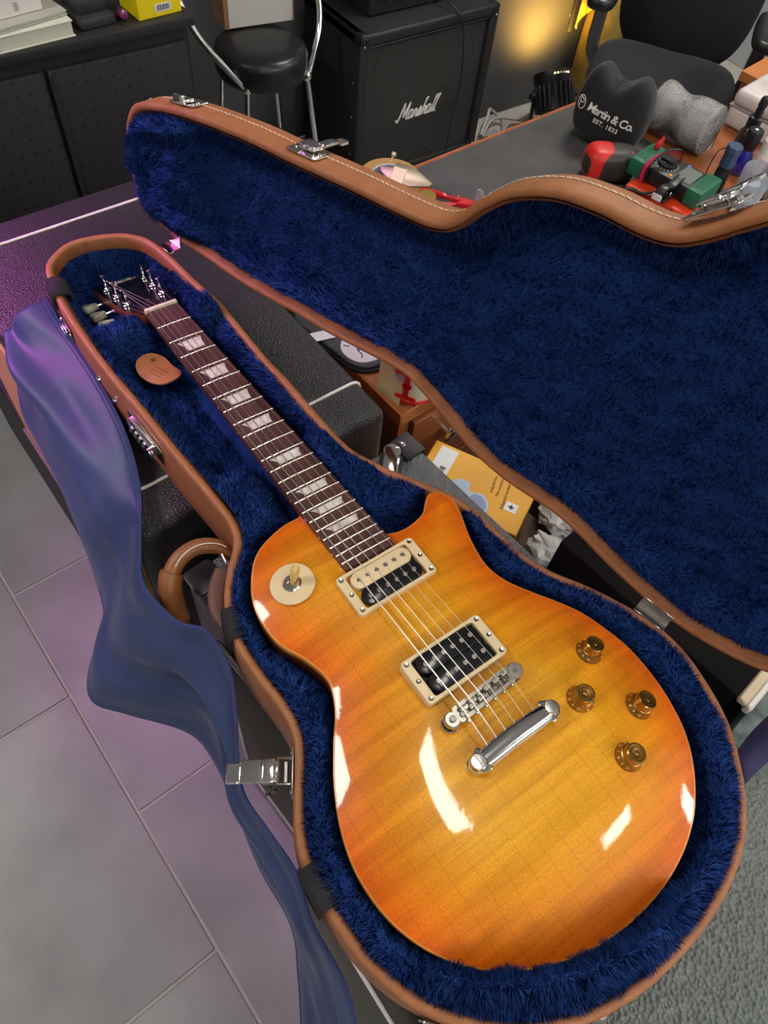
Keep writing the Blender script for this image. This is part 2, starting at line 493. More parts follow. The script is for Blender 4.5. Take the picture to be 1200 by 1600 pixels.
link('base_lip', loft(RIM, [(.0095, ZR - .0012), (.0125, ZR - .004), (.0130, ZR - .016), (.0110, ZR - .017)]), TANIN, case, True)
lin = link('plush_lining', raw(V3, T2), PLUSHD, case, True)
tc = V2[T2].mean(1)
mk = (g[T2].mean(1) > -.004) & ~((np.abs(tc[:, 1]) < .02) & (tc[:, 0] > .06) & (tc[:, 0] < .36))
mk = mk & ~((np.abs(tc[:, 1] + .003) < .046) & (tc[:, 0] > -.162) & (tc[:, 0] < -.012) & (Z[T2].mean(1) < .893))
mk = mk.astype(float)
pl = link('plush_pile', pile(V3, T2, 280000, .0075, .0009, .24, 3, .012, mk), PLUSH, case, True)
tag(pl, 'deep blue plush pile of the lower half', kind='stuff')

# ------------------------------------------------------------------ guitar case: lid, turned 98 degrees about the hinge line
H0 = Vector((-.0951, .0662, ZR + .001)); HA = Vector((.98074, .19531, 0))
_rel = RIM - np.array([H0.x, H0.y]); _ha = np.array([HA.x, HA.y]); _hn = np.array([-HA.y, HA.x])
_s = _rel @ _ha; _m = _rel @ _hn
_m2 = np.where(_m < 0, _m * (.58 + .42 * sstep(.02, .13, -_m)), _m * .5)
_m2 = _m2 + .009 * np.exp(-((_s - .632) / .055) ** 2) * (_m < -.15)
LRIM = np.array([H0.x, H0.y]) + _s[:, None] * _ha + _m2[:, None] * _hn
LIDM = Matrix.Translation(H0) @ Matrix.Rotation(-math.radians(98.0), 4, HA) @ Matrix.Translation(-H0)
LT = .050
ZL = ZR + .001
lid_shell = loft(LRIM, [(.0105, ZL + .036), (.0105, ZL + .005), (.009, ZL + .001), (.0055, ZL - .0006), (.002, ZL), (.0004, ZL + .002), (0, ZL + .010), (-.001, ZL + .030), (.0005, ZL + .040), (.004, ZL + .0465), (.010, ZL + LT), (.03, ZL + LT + .004)], close_top=True)
ls = link('lid_shell', xf(lid_shell, LIDM), TAN, case, True)
lip = loft(LRIM, [(.0098, ZL + .000), (.0125, ZL + .003), (.0128, ZL + .012), (.0112, ZL + .013)])
link('lid_lip', xf(lip, LIDM), TANIN, case, True)
LINL = inset(LRIM, .0125)
W2, U2 = fill(LINL, .006, .12)
dl = segdist(W2, LINL)
roll = .5 + .5 * np.clip(wav(W2, .05, 3), -1, 1)
zl = ZL + .010 + .030 * sstep(.0, .030, dl) - .004 * np.exp(-((dl - .012) / .007) ** 2) * roll
# thick plush pocket over the headstock end of the lid
hp = (1 - sstep(-.060, -.012, W2[:, 0])) * sstep(.000, .016, dl)
zl = zl - hp * .040
zl = zl + .0016 * wav(W2, .03, 2) * sstep(0, .02, dl) + .0010 * wav(W2, .012, 4) + hp * .003 * wav(W2, .02, 5)
W3 = np.c_[W2, zl]
M3 = np.array(LIDM)
W3 = W3 @ M3[:3, :3].T + M3[:3, 3]
U2 = U2[:, ::-1]
link('lid_lining', raw(W3, U2), PLUSHD, case, True)
dm = dl[U2].mean(1); hm = hp[U2].mean(1)
pl = link('lid_plush_pile', pile(W3, U2, 240000, .0038, .0009, .11, 5, .012), PLUSH, case, True)
tag(pl, 'dark blue plush pile inside the open lid', kind='stuff')
pl = link('lid_plush_edge', pile(W3, U2, 60000, .0085, .0009, .26, 6, .012, ((dm < .03) | (hm > .3)).astype(float)), PLUSH, case, True)
tag(pl, 'thicker plush along the lid border and headstock pocket', kind='stuff')
def lidp(p): return LIDM @ Vector(p)

# stitching on the outer walls of the lid: short thread pieces, half way up the wall
def stitches(lift, zc, i0, i1, step, M=None):
    ms = []
    P = inset(LRIM, -.0014)
    s = i0
    bm = bmesh.new()
    L = np.r_[0, np.cumsum(np.linalg.norm(np.diff(np.vstack([P, P[:1]]), axis=0), axis=1))]
    tot = L[-1]
    Q = np.vstack([P, P[:1]])
    u = i0
    while u < i1:
        a = np.array([np.interp(u % tot, L, Q[:, k]) for k in (0, 1)]); b = np.array([np.interp((u + step * .78) % tot, L, Q[:, k]) for k in (0, 1)])
        me = tube([(a[0], a[1], zc - .0004), ((a[0] + b[0]) / 2, (a[1] + b[1]) / 2, zc + .0002), (b[0], b[1], zc + .0006)], .0006, 5)
        if M: me.transform(M)
        bm.from_mesh(me); bpy.data.meshes.remove(me)
        u += step
    me = bpy.data.meshes.new('s'); bm.to_mesh(me); bm.free()
    return me
_tot = np.linalg.norm(np.diff(np.vstack([RIM, RIM[:1]]), axis=0), axis=1).sum()
st = link('stitching', stitches(0, ZL + .0235, 0, _tot, .0068, LIDM), EDGEC, case, True)
tag(st, 'white saddle stitching around the lid wall', kind='stuff')

def rim_at(xq, side):
    """nearest rim point with given x on the bass(-1) or treble(+1) side, and outward normal angle"""
    P = RIM; c = P[:, 1] * side > -.02 * side if side > 0 else P[:, 1] < -.02
    idx = np.where(c)[0]; i = idx[np.argmin(np.abs(P[idx, 0] - xq))]
    T = P[(i + 1) % len(P)] - P[i - 1]; T /= np.linalg.norm(T)
    N = np.array([T[1], -T[0]])
    if (P[i] + N * .002 - P.mean(0)) @ N < 0: N = -N
    if side < 0 and N[1] > 0: N = -N
    if side > 0 and N[1] < 0: N = -N
    return P[i], T * (1 if T[0] > 0 else -1), N

# draw bolts: plate + lever + loop
def latch_on(parent, xq, zc, side, M, opened, name='latch', ln=.044):
    p, T, N = rim_at(xq, side)
    F = frame3((p[0] + N[0] * .001, p[1] + N[1] * .001, zc), (T[0], T[1], 0), (0, 0, 1))
    # local x along rim, y up, z outward(+/-)
    if (F.to_3x3() @ Vector((0, 0, 1))).dot(Vector((N[0], N[1], 0))) < 0:
        F = frame3((p[0] + N[0] * .001, p[1] + N[1] * .001, zc), (-T[0], -T[1], 0), (0, 0, 1))
    A = (M @ F) if M else F
    pl_ = link(name, xf(prism(rrect(ln, .026, .004), 0, .0018, .0005, 1), A), NICKEL, parent, True)
    for sx in (-1, 1):
        link('rivet', xf(lathe([(.0026, .0015), (.0022, .003), (0, .0036)], 12, (sx * ln * .38, 0, 0)), A), CHROME, pl_)
    if opened == 'hook':     # lid half: bent strike plate
        link('strike', xf(join(box((.020, .014, .004), (0, -.006, .0045), .0012), box((.018, .004, .010), (0, -.013, .006), .001)), A), CHROME, pl_)
    elif opened == 'lever':  # base half: lever folded out
        link('lever', xf(join(box((.020, .003, .030), (0, .006, .032), .0012), box((.022, .010, .014), (0, .004, .022), .003, 3), box((.018, .0025, .016), (0, .001, .051), .001, 1, None)), A), CHROME, pl_)
        link('bail', xf(tube([(-.011, .004, .002), (-.011, .006, .014), (.011, .006, .014), (.011, .004, .002)], .0016, 8), A), CHROME, pl_)
        link('hook', xf(tube([(.012, -.002, .020), (.016, -.010, .024), (.013, -.016, .020), (.012, -.012, .016)], .0014, 6, 16), A), STEELD, pl_)
        link('coil_spring', xf(cyl(.004, .018, (-.009, -.003, .008), (1, 0, 0), 12), A), STEELD, pl_)
    elif opened == 'up':     # lever standing up past the rim
        link('lever', xf(join(box((.024, .016, .004), (0, .006, .006), .001), box((.012, .020, .003), (.010, .020, .008), .001), frame_box := xf(frame_mesh(rrect(.012, .012, .002), rrect(.006, .005, .001), 0, .0025), Matrix.Translation((.016, .032, .007)))), A), CHROME, pl_)
        link('bail', xf(tube([(-.008, 0, .003), (-.008, -.010, .008), (.008, -.010, .008), (.008, 0, .003)], .0013, 6, 16), A), CHROME, pl_)
    return pl_
latch_on(case, -.045, ZL + .020, -1, LIDM, 'hook')
latch_on(case, .155, ZL + .018, -1, LIDM, 'up')
latch_on(case, .575, ZL + .018, -1, LIDM, 'up')
latch_on(case, .575, ZL - .026, -1, None, 'lever')
latch_on(case, -.045, ZL - .028, -1, None, 'hook')
latch_on(case, .800, ZL - .030, -1, None, 'hook')
# combination lock plate
p, T, N = rim_at(.162, -1)
A = frame3((p[0], p[1] - .001, .922), (T[0], T[1], 0), (0, 0, 1))
lock = link('lock_plate', xf(prism(rrect(.078, .028, .004), 0, .002, .0006, 1), A), NICKEL, case, True)
link('lock_body', xf(prism(rrect(.056, .017, .003, 4, -.004), .001, .008, .001, 1), A), CHROME, lock)
for k in range(4):
    link('dial', xf(cyl(.0062, .0052, (-.020 + k * .0095, 0, .0062), (1, 0, 0), 18, .0008), A), STEELD, lock)
link('lock_button', xf(box((.010, .011, .004), (.024, 0, .009), .001), A), CHROME, lock)
# studs on the neck wall
for xq in (.045, .085):
    p, T, N = rim_at(xq, -1)
    link('stud', lathe([(.0045, 0), (.0040, .0025), (.002, .004), (0, .0045)], 14, (p[0], p[1], .915), (N[0], N[1], 0)), CHROME, case, True)
# domed feet round the tail end
for (fx, fy, ax) in ((.868, .092, (1, .35, 0)), (.873, -.020, (1, 0, 0)), (.868, -.052, (1, -.1, 0))):
    link('foot_stud', lathe([(.0075, -.006), (.0075, .001), (.0062, .006), (.0035, .0085), (0, .0093)], 18, (fx, fy, .896), ax), NICKEL, case, True)
# hinges
for (hx, hl, lw) in ((.004, .022, .017), (.762, .034, .011)):
    c = H0 + HA * hx + Vector((0, 0, 0))
    hz = link('hinge', cyl(.0024, hl, tuple(c - HA * hl / 2), tuple(HA), 14), NICKEL, case, True)
    nrm = HA.cross(Vector((0, 0, 1)))
    link('hinge_leaf', xf(box((hl, lw, .0010), (0, -lw / 2 - .001, .0006), .0003, 1), frame3(tuple(c), tuple(HA), tuple(-nrm))), NICKEL, hz)
    link('hinge_leaf', xf(xf(box((hl, lw, .0010), (0, -lw / 2 - .001, -.0012), .0003, 1), frame3(tuple(c), tuple(HA), tuple(-nrm))), LIDM), NICKEL, hz)
    for k in (-1, 0, 1):
        link('knuckle', cyl(.0030, hl * .26, tuple(c + HA * (k * hl * .34 - hl * .13)), tuple(HA), 14, .0006), CHROME, hz)
# handle on the bass side
HL = mat('handle_leather', (.25, .095, .028), .42, bump=(500, .3, .0008), var=((.31, .125, .042), 30))
hp_ = [(.330, -.090, .905), (.318, -.112, .918), (.316, -.135, .921), (.325, -.163, .917), (.345, -.181, .912), (.368, -.180, .910)]
hp_ = [(.345, -.092, .905), (.328, -.103, .914), (.318, -.124, .916), (.321, -.148, .910), (.336, -.165, .894), (.366, -.172, .868), (.405, -.170, .850), (.435, -.153, .850)]
hb = link('handle', tube(hp_, np.interp(np.linspace(0, 1, 60), [0, .12, .4, .75, .9, 1], [.006, .0085, .0095, .0095, .0085, .006]), 14, 60), HL, case, True)
hs = spline(hp_, 60)
link('handle_wrap', tube(hs[22:38], np.linspace(.0125, .0125, 16), 16), HL, hb)
link('handle_seam', tube(hs[4:22] + np.array([.004, .002, .0088]), .0007, 5), EDGEC, hb)
link('handle_loop', tube([(.345, -.092, .900), (.352, -.096, .905), (.352, -.104, .912), (.340, -.104, .916)], .0022, 8, 20), CHROME, hb)
link('handle_strap', tube([(.352, -.110, .906), (.365, -.125, .900), (.385, -.135, .897), (.405, -.135, .897)], .009, 10, 20, flat=.25), mat('dark_leather', (.13, .05, .025), .5, bump=(400, .3, .0008)), hb)
# webbing stay between base and lid
WEB = mat('blue_webbing', (.030, .026, .085), .75, bump=(1500, .4, .0006))
a0 = Vector((.815, .163, ZR - .004)); a1 = lidp((.800, .173, ZL)) ; 
sx = Vector((.016, -.008, .0))
b0 = Vector((.792, .177, ZR - .004)); 
lidA = lidp((.835, .138, ZL + .012)); lidB = lidp((.800, .172, ZL + .012))
pts = []
for k in range(13):
    tt = k / 12; sag = -.028 * math.sin(PI * tt)
    pts.append((a0.lerp(lidA, tt) + Vector((0, 0, sag)), b0.lerp(lidB, tt) + Vector((0, 0, sag))))
bm = bmesh.new(); rows = [(bm.verts.new(p), bm.verts.new(q)) for p, q in pts]
for k in range(12): bm.faces.new((rows[k][0], rows[k][1], rows[k + 1][1], rows[k + 1][0]))
stay = link('lid_stay', bm_mesh(bm), WEB, case, True); tag(stay, 'dark blue webbing stay strap')
md = stay.modifiers.new('s', 'SOLIDIFY'); md.thickness = .0015

# ------------------------------------------------------------------ the guitar
NUT = np.array([0, 0, .947])
GW = np.array([[.99599, .00181, -.08944], [0, .99979, .02027], [.08946, -.02018, .99579]])
def G(P): return np.atleast_2d(P) @ GW.T + NUT            # neck frame -> world
GM = Matrix(((GW[0, 0], GW[0, 1], GW[0, 2], 0), (GW[1, 0], GW[1, 1], GW[1, 2], 0), (GW[2, 0], GW[2, 1], GW[2, 2], .947), (0, 0, 0, 1)))
SC = .62865
def fp(n): return SC * (1 - 2 ** (-n / 12))
def fw(x): return .043 + .014 * x / fp(22)
guitar = thing('electric_guitar', 'glossy amber sunburst single-cutaway electric guitar lying in the blue plush case', 'guitar', (.6, 0, .915))

def maple():
    m = bpy.data.materials.new('sunburst_maple'); m.use_nodes = True; nt = m.node_tree; L = nt.links; N = nt.nodes
    b = N['Principled BSDF']
    at = N.new('ShaderNodeAttribute'); at.attribute_name = 'burst'
    rp = N.new('ShaderNodeValToRGB'); e = rp.color_ramp.elements
    e[0].position = 0; e[0].color = (.84, .150, .004, 1)
    e[1].position = 1; e[1].color = (.88, .420, .012, 1)
    k = e.new(.22); k.color = (.88, .235, .006, 1)
    k = e.new(.55); k.color = (.84, .320, .012, 1)
    L.new(at.outputs['Fac'], rp.inputs[0])
    tc = N.new('ShaderNodeTexCoord')
    # flame figure: bands across the grain, bent by noise and mirrored along the centre seam
    sp = N.new('ShaderNodeSeparateXYZ'); L.new(tc.outputs['Object'], sp.inputs[0])
    sg = N.new('ShaderNodeMath'); sg.operation = 'ABSOLUTE'; L.new(sp.outputs['Y'], sg.inputs[0])
    cb = N.new('ShaderNodeCombineXYZ'); L.new(sp.outputs['X'], cb.inputs[0]); L.new(sg.outputs[0], cb.inputs[1])
    mp = N.new('ShaderNodeMapping'); mp.inputs['Rotation'].default_value = (0, 0, .16); mp.inputs['Scale'].default_value = (62, 5.5, 1)
    L.new(cb.outputs[0], mp.inputs[0])
    n1 = N.new('ShaderNodeTexNoise'); n1.inputs['Scale'].default_value = 1.0; n1.inputs['Detail'].default_value = 5; n1.inputs['Distortion'].default_value = .6
    L.new(mp.outputs[0], n1.inputs['Vector'])
    r1 = N.new('ShaderNodeValToRGB'); r1.color_ramp.elements[0].position = .36; r1.color_ramp.elements[1].position = .62
    r1.color_ramp.elements[0].color = (.80, .74, .62, 1); r1.color_ramp.elements[1].color = (1.04, 1.04, 1.04, 1)
    L.new(n1.outputs['Fac'], r1.inputs[0])
    # fine pore streaks
    mp2 = N.new('ShaderNodeMapping'); mp2.inputs['Scale'].default_value = (420, 900, 1); mp2.inputs['Rotation'].default_value = (0, 0, .3)
    L.new(tc.outputs['Object'], mp2.inputs[0])
    n2 = N.new('ShaderNodeTexNoise'); n2.inputs['Scale'].default_value = 1; n2.inputs['Detail'].default_value = 3
    L.new(mp2.outputs[0], n2.inputs['Vector'])
    r2 = N.new('ShaderNodeValToRGB'); r2.color_ramp.elements[0].position = .34; r2.color_ramp.elements[1].position = .55
    r2.color_ramp.elements[0].color = (.84, .78, .66, 1); r2.color_ramp.elements[1].color = (1, 1, 1, 1)
    L.new(n2.outputs['Fac'], r2.inputs[0])
    # lacquer checking: thin dark lattice lines
    def lines(scale, rot, thick):
        mq = N.new('ShaderNodeMapping'); mq.inputs['Rotation'].default_value = (0, 0, rot); L.new(tc.outputs['Object'], mq.inputs[0])
        w = N.new('ShaderNodeTexWave'); w.wave_type = 'BANDS'; w.inputs['Scale'].default_value = scale; w.inputs['Distortion'].default_value = 1.4; w.inputs['Detail'].default_value = 2; w.inputs['Detail Scale'].default_value = .6
        L.new(mq.outputs[0], w.inputs['Vector'])
        r = N.new('ShaderNodeValToRGB'); r.color_ramp.elements[0].position = 0; r.color_ramp.elements[1].position = thick
        r.color_ramp.elements[0].color = (.88, .82, .72, 1); r.color_ramp.elements[1].color = (1, 1, 1, 1)
        L.new(w.outputs['Fac'], r.inputs[0]); return r
    la = lines(28, .05, .012); lb = lines(17, 1.57, .010)
    out = rp.outputs[0]
    for src in (r1, r2, la, lb):
        mx = N.new('ShaderNodeMix'); mx.data_type = 'RGBA'; mx.blend_type = 'MULTIPLY'; mx.inputs[0].default_value = 1
        L.new(out, mx.inputs[6]); L.new(src.outputs[0], mx.inputs[7]); out = mx.outputs[2]
    L.new(out, b.inputs['Base Color'])
    b.inputs['Roughness'].default_value = .38; b.inputs['Coat Weight'].default_value = .75; b.inputs['Coat Roughness'].default_value = .05; b.inputs['Specular IOR Level'].default_value = .2
    n3 = N.new('ShaderNodeTexNoise'); n3.inputs['Scale'].default_value = 260; n3.inputs['Detail'].default_value = 2
    L.new(tc.outputs['Object'], n3.inputs['Vector'])
    bp = N.new('ShaderNodeBump'); bp.inputs['Strength'].default_value = .04; bp.inputs['Distance'].default_value = .0006
    L.new(n3.outputs['Fac'], bp.inputs['Height']); L.new(bp.outputs[0], b.inputs['Normal']); L.new(bp.outputs[0], b.inputs['Coat Normal'])
    return m
MAPLE = maple()
MAHOG = mat('mahogany', (.16, .030, .010), .3, coat=.8, var=((.22, .05, .016), 25), stretch=(.3, 3, 1))
ROSE = mat('rosewood', (.060, .022, .018), .45, var=((.125, .055, .045), 55, 5), stretch=(.12, 2.2, 1), bump=(300, .1, .0005))
PEARL = mat('pearloid', (.62, .58, .48), .25, coat=.5, var=((.86, .84, .76), 90, 3))
FRETM = mat('fret_nickel', (.80, .74, .66), .22, 1.0)
STRM = mat('string_steel', (.86, .80, .70), .38, 1.0)
BONE = mat('bone', (.80, .72, .52), .4)
GLOSSB = mat('gloss_black', (.008, .007, .007), .12, coat=1.0)
GOLD = mat('gold_knob', (.40, .215, .040), .26, .9, coat=.3)
GOLDD = mat('gold_knob_cap', (.22, .11, .02), .3, .8, coat=.2)
TULIP = mat('tuner_pearl', (.50, .52, .36), .35, coat=.3, var=((.58, .60, .45), 60))
BURST_EDGE = .970
def body_h(Q):
    dd = segdist(Q, BODY)
    c = 1 - (1 - np.clip(dd / .088, 0, 1)) ** 2.2
    top = .9865 + .002 * sstep(.5, .65, Q[:, 0]) - .006 * sstep(.72, .84, Q[:, 0]) - .004 * (1 - sstep(.37, .46, Q[:, 0]))
    return BURST_EDGE + (top - BURST_EDGE) * c, dd
Vb, Tb = fill(BODY, .0055)
hb_, db_ = body_h(Vb)
top_me = raw(np.c_[Vb, hb_], Tb)
at = top_me.attributes.new('burst', 'FLOAT', 'POINT')
bv = np.clip(db_ / .085, 0, 1)
at.data.foreach_set('value', bv.astype(np.float32))
link('maple_top', top_me, MAPLE, guitar, True)
def bz(x, y): return float(body_h(np.array([[x, y]]))[0][0])
link('body', loft(BODY, [(.006, .916), (.002, .918), (0, .922), (0, BURST_EDGE - .0085)], close_bottom=True), MAHOG, guitar, True)
link('binding', loft(BODY, [(-.0001, BURST_EDGE - .0085), (-.0004, BURST_EDGE - .008), (-.0004, BURST_EDGE - .0012), (.0004, BURST_EDGE + .0003), (.0016, BURST_EDGE + .0006)]), mat('aged_binding', (.72, .30, .055), .3, coat=.8), guitar, True)

# neck and fingerboard (built in the plane of the neck, then tilted)
def nk(me): return xf(me, GM)
XE = .4605
V = []; F = []; nx, ny = 24, 7
for i in range(nx + 1):
    xx = XE * i / nx
    for j in range(ny):
        s_ = -1 + 2 * j / (ny - 1); V.append((xx, s_ * fw(xx) / 2, -.0006 * s_ * s_ - .0006))
for i in range(nx + 1):
    xx = XE * i / nx
    for j in range(ny):
        s_ = -1 + 2 * j / (ny - 1); V.append((xx, s_ * fw(xx) / 2, -.0062))
o2 = (nx + 1) * ny
for i in range(nx):
    for j in range(ny - 1):
        a = i * ny + j; F.append((a, a + ny, a + ny + 1, a + 1)); F.append((o2 + a, o2 + a + 1, o2 + a + ny + 1, o2 + a + ny))
    for j in (0, ny - 1): a = i * ny + j; F.append((a, a + ny, o2 + a + ny, o2 + a))
for i in (0, nx):
    for j in range(ny - 1): a = i * ny + j; F.append((a, a + 1, o2 + a + 1, o2 + a))
bm = bmesh.new(); vv = [bm.verts.new(v) for v in V]
for f in F: bm.faces.new([vv[k] for k in f])
fb = link('fingerboard', nk(bm_mesh(bm, True, 30)), ROSE, guitar, True)
for n in range(1, 23):
    xx = fp(n); w = fw(xx)
    me = tube([(xx, -w / 2 + .0002, -.0007), (xx, -w / 4, -.0001), (xx, 0, .0001), (xx, w / 4, -.0001), (xx, w / 2 - .0002, -.0007)], .00115, 8)
    link('fret', nk(me), FRETM, fb)
for n in (3, 5, 7, 9, 12, 15, 17, 19):
    a, b = fp(n - 1), fp(n); m = (a + b) / 2; hl = min(.0105, (b - a) * .30); w = fw(m)
    # crown inlay: long side toward the nut, concave short ends
    y0, y1 = -w * .335, w * .335
    ol = [(m - hl, y0), (m - hl, y1), (m - hl * .2, y1 - .0012), (m + hl, y1 - .0058), (m + hl, y0 + .0058), (m - hl * .2, y0 + .0012)]
    ol = [(m - hl, y0 - .0), (m - hl * .3, y0 + .0035), (m + hl, y0 + .0068), (m + hl, y1 - .0028), (m - hl * .2, y1 - .0018), (m - hl, y1 + .0002)]
    link('inlay', nk(prism(ol, -.0012, -.00025)), PEARL, fb)
for n in (3, 5, 7, 9, 12, 15, 17, 19, 21):
    m = (fp(n - 1) + fp(n)) / 2
    for q in ((-.003, .003) if n == 12 else (0,)):
        link('side_dot', nk(cyl(.0011, .0006, (m + q, -fw(m) / 2 - .0003, -.0035), (0, 1, 0), 10)), BONE, fb)
# neck back
V = []; F = []; seg = 14; nx = 26
for i in range(nx + 1):
    xx = -.004 + (.42 + .004) * i / nx; w = fw(max(xx, 0)) / 2 - .0002
    dp = .0165 + .004 * max(xx, 0) / .4 + .016 * float(sstep(.345, .40, np.array(xx)))
    for k in range(seg + 1):
        a = PI * k / seg
        V.append((xx, w * math.cos(a), -.0062 - dp * math.sin(a) ** .8))
for i in range(nx):
    for k in range(seg): a = i * (seg + 1) + k; F.append((a, a + 1, a + seg + 2, a + seg + 1))
    a = i * (seg + 1); F.append((a, a + seg + 1, a + 2 * seg + 1, a + seg))
F.append(list(range(seg + 1))); F.append([nx * (seg + 1) + k for k in range(seg + 1)][::-1])
bm = bmesh.new(); vv = [bm.verts.new(v) for v in V]
for f in F: bm.faces.new([vv[k] for k in f])
link('neck', nk(bm_mesh(bm, True, 60)), MAHOG, guitar, True)
link('nut', nk(box((.0048, .0434, .0080), (-.0024, 0, -.0012), .0012, 2)), BONE, guitar, True)
# headstock: tilted back from the neck
hphi = math.radians(14.5)
HM = GM @ Matrix.Translation((-.0045, -.003, -.004)) @ Matrix.Rotation(-hphi, 4, 'Y')
HO = [(0, .0205), (-.012, .024), (-.030, .034), (-.060, .0370), (-.100, .0395), (-.140, .0420), (-.166, .0425), (-.176, .036), (-.172, .022), (-.163, .006)]
HO = HO + [(a, -b) for a, b in reversed(HO)]
HO2 = [(a, b) for a, b in HO]
hs_ = link('headstock', xf(prism(HO2, -.0135, -.0015, .0012, 2), HM), MAHOG, guitar, True)
link('headstock_face', xf(prism([(a * .998, b * .985) for a, b in HO2], -.0017, -.0002), HM), GLOSSB, hs_)
link('truss_cover', xf(prism([(-.010, .0125), (-.022, .0115), (-.034, .006), (-.040, 0), (-.034, -.006), (-.022, -.0115), (-.010, -.0125)], -.0002, .0016, .0004, 1), HM), BLACKP, hs_)
link('cover_screw', xf(lathe([(.0022, 0), (.0020, .001), (0, .0014)], 12, (-.037, 0, .0014)), HM), CHROME, hs_)

def script(strokes, size, r, depth=1.0, shear=.28):
    bm = bmesh.new()
    for s_ in strokes:
        P = [(size * (px + shear * py), size * py, 0) for px, py in s_]
        me = tube(P, r, 6, max(8, 5 * len(P)), flat=depth); bm.from_mesh(me); bpy.data.meshes.remove(me)
    me = bpy.data.meshes.new('s'); bm.to_mesh(me); bm.free(); return me
sh = lambda st, dx: [[(a + dx, b) for a, b in s_] for s_ in st]
L_a = [[(.30, .45), (.15, .52), (.03, .32), (.08, .06), (.22, .08), (.30, .45)], [(.30, .48), (.29, .10), (.40, .04)]]
L_r = [[(.0, .04), (.08, .50), (.12, .40), (.22, .46), (.21, .10), (.32, .04)]]
L_s = [[(.0, .04), (.14, .54), (.20, .28), (.12, .03), (.0, .10)], [(.15, .04), (.26, .06)]]
L_h = [[(.0, .05), (.16, .80), (.22, 1.0), (.15, .90), (.10, .04)], [(.10, .10), (.18, .44), (.28, .46), (.28, .10), (.38, .04)]]
L_l = [[(.0, .05), (.15, .78), (.20, 1.0), (.13, .92), (.09, .14), (.20, .04)]]
L_M = [[(-.16, .14), (-.10, .0), (.02, .08), (.20, 1.0)], [(.20, 1.0), (.34, .18)], [(.34, .18), (.60, 1.0)], [(.60, 1.0), (.58, .14), (.72, .04)]]
MARSHALL = L_M + sh(L_a, .70) + sh(L_r, 1.10) + sh(L_s, 1.42) + sh(L_h, 1.70) + sh(L_a, 2.06) + sh(L_l, 2.46) + sh(L_l, 2.66)
L_G = [[(.45, .85), (.30, 1.0), (.08, .72), (.05, .30), (.22, .02), (.42, .25), (.44, .48), (.28, .46)], [(.44, .45), (.40, -.25), (.15, -.30), (.5, .1)]]
L_i = [[(0, .05), (.10, .48), (.10, .10), (.20, .04)], [(.13, .70), (.15, .74)]]
L_b = [[(0, .05), (.14, .95), (.10, .10), (.24, .06), (.30, .34), (.18, .42)], [(.28, .40), (.42, .38)]]
L_o = [[(.18, .48), (.04, .36), (.06, .08), (.22, .06), (.28, .34), (.18, .48)], [(.22, .44), (.36, .40)]]
L_n = [[(0, .42), (.06, .46), (.06, .04)], [(.06, .30), (.18, .48), (.26, .40), (.26, .08), (.38, .05)]]
GIBSON = L_G + sh(L_i, .56) + sh(L_b, .76) + sh(L_s, 1.14) + sh(L_o, 1.42) + sh(L_n, 1.76)
logo = script(GIBSON, .020, .0010, .3, .25)
logo.transform(HM @ Matrix.Translation((-.128, -.020, .0004)) @ Matrix.Rotation(PI / 2, 4, 'Z'))
tag(link('headstock_logo', logo, mat('pearl_logo', (.85, .82, .72), .3), hs_), 'small silver script lettering')

# machine heads
POST = []
for side in (-1, 1):
    for k, u in enumerate((.046, .082, .118)):
        yy = side * (.0245 + .0015 * k) - .001; xx = -u
        t = link('tuner', xf(join(cyl(.0068, .0016, (xx, yy, -.0003), None, 18, .0004), lathe([(.0058, .001), (.0050, .0035), (.0030, .0042)], 16, (xx, yy, 0))), HM), CHROME, guitar, True)
        link('post', xf(lathe([(.0031, .003), (.0031, .012), (.0022, .0155), (.0031, .0185), (.0033, .0205), (.0020, .0215), (0, .0218)], 14, (xx, yy, 0)), HM), CHROME, t)
        link('gear_box', xf(box((.018, .015, .008), (xx, side * .031, -.0165), .0015), HM), NICKEL, t)
        link('shaft', xf(cyl(.0022, .013, (xx, side * .037, -.0165), (0, side, 0), 10), HM), CHROME, t)
        but = prism(spline([(0, .0035), (.0035, .0045), (.0075, .0085), (.0135, .0098), (.0178, .0062), (.0178, -.0062), (.0135, -.0098), (.0075, -.0085), (.0035, -.0045), (0, -.0035)], 40, True), -.0042, .0042, .0022, 3)
        but.transform(Matrix.Translation((xx, side * (.0475 if side < 0 else .0400), -.0165 if side < 0 else -.0080)) @ Matrix.Scale(1.15, 4) @ Matrix.Rotation(side * PI / 2, 4, 'Z') @ Matrix.Rotation(.15, 4, 'X'))
        link('button', xf(but, HM), TULIP, t)
        POST.append((side, k, HM @ Vector((xx + .002, yy - side * .003, .0125))))
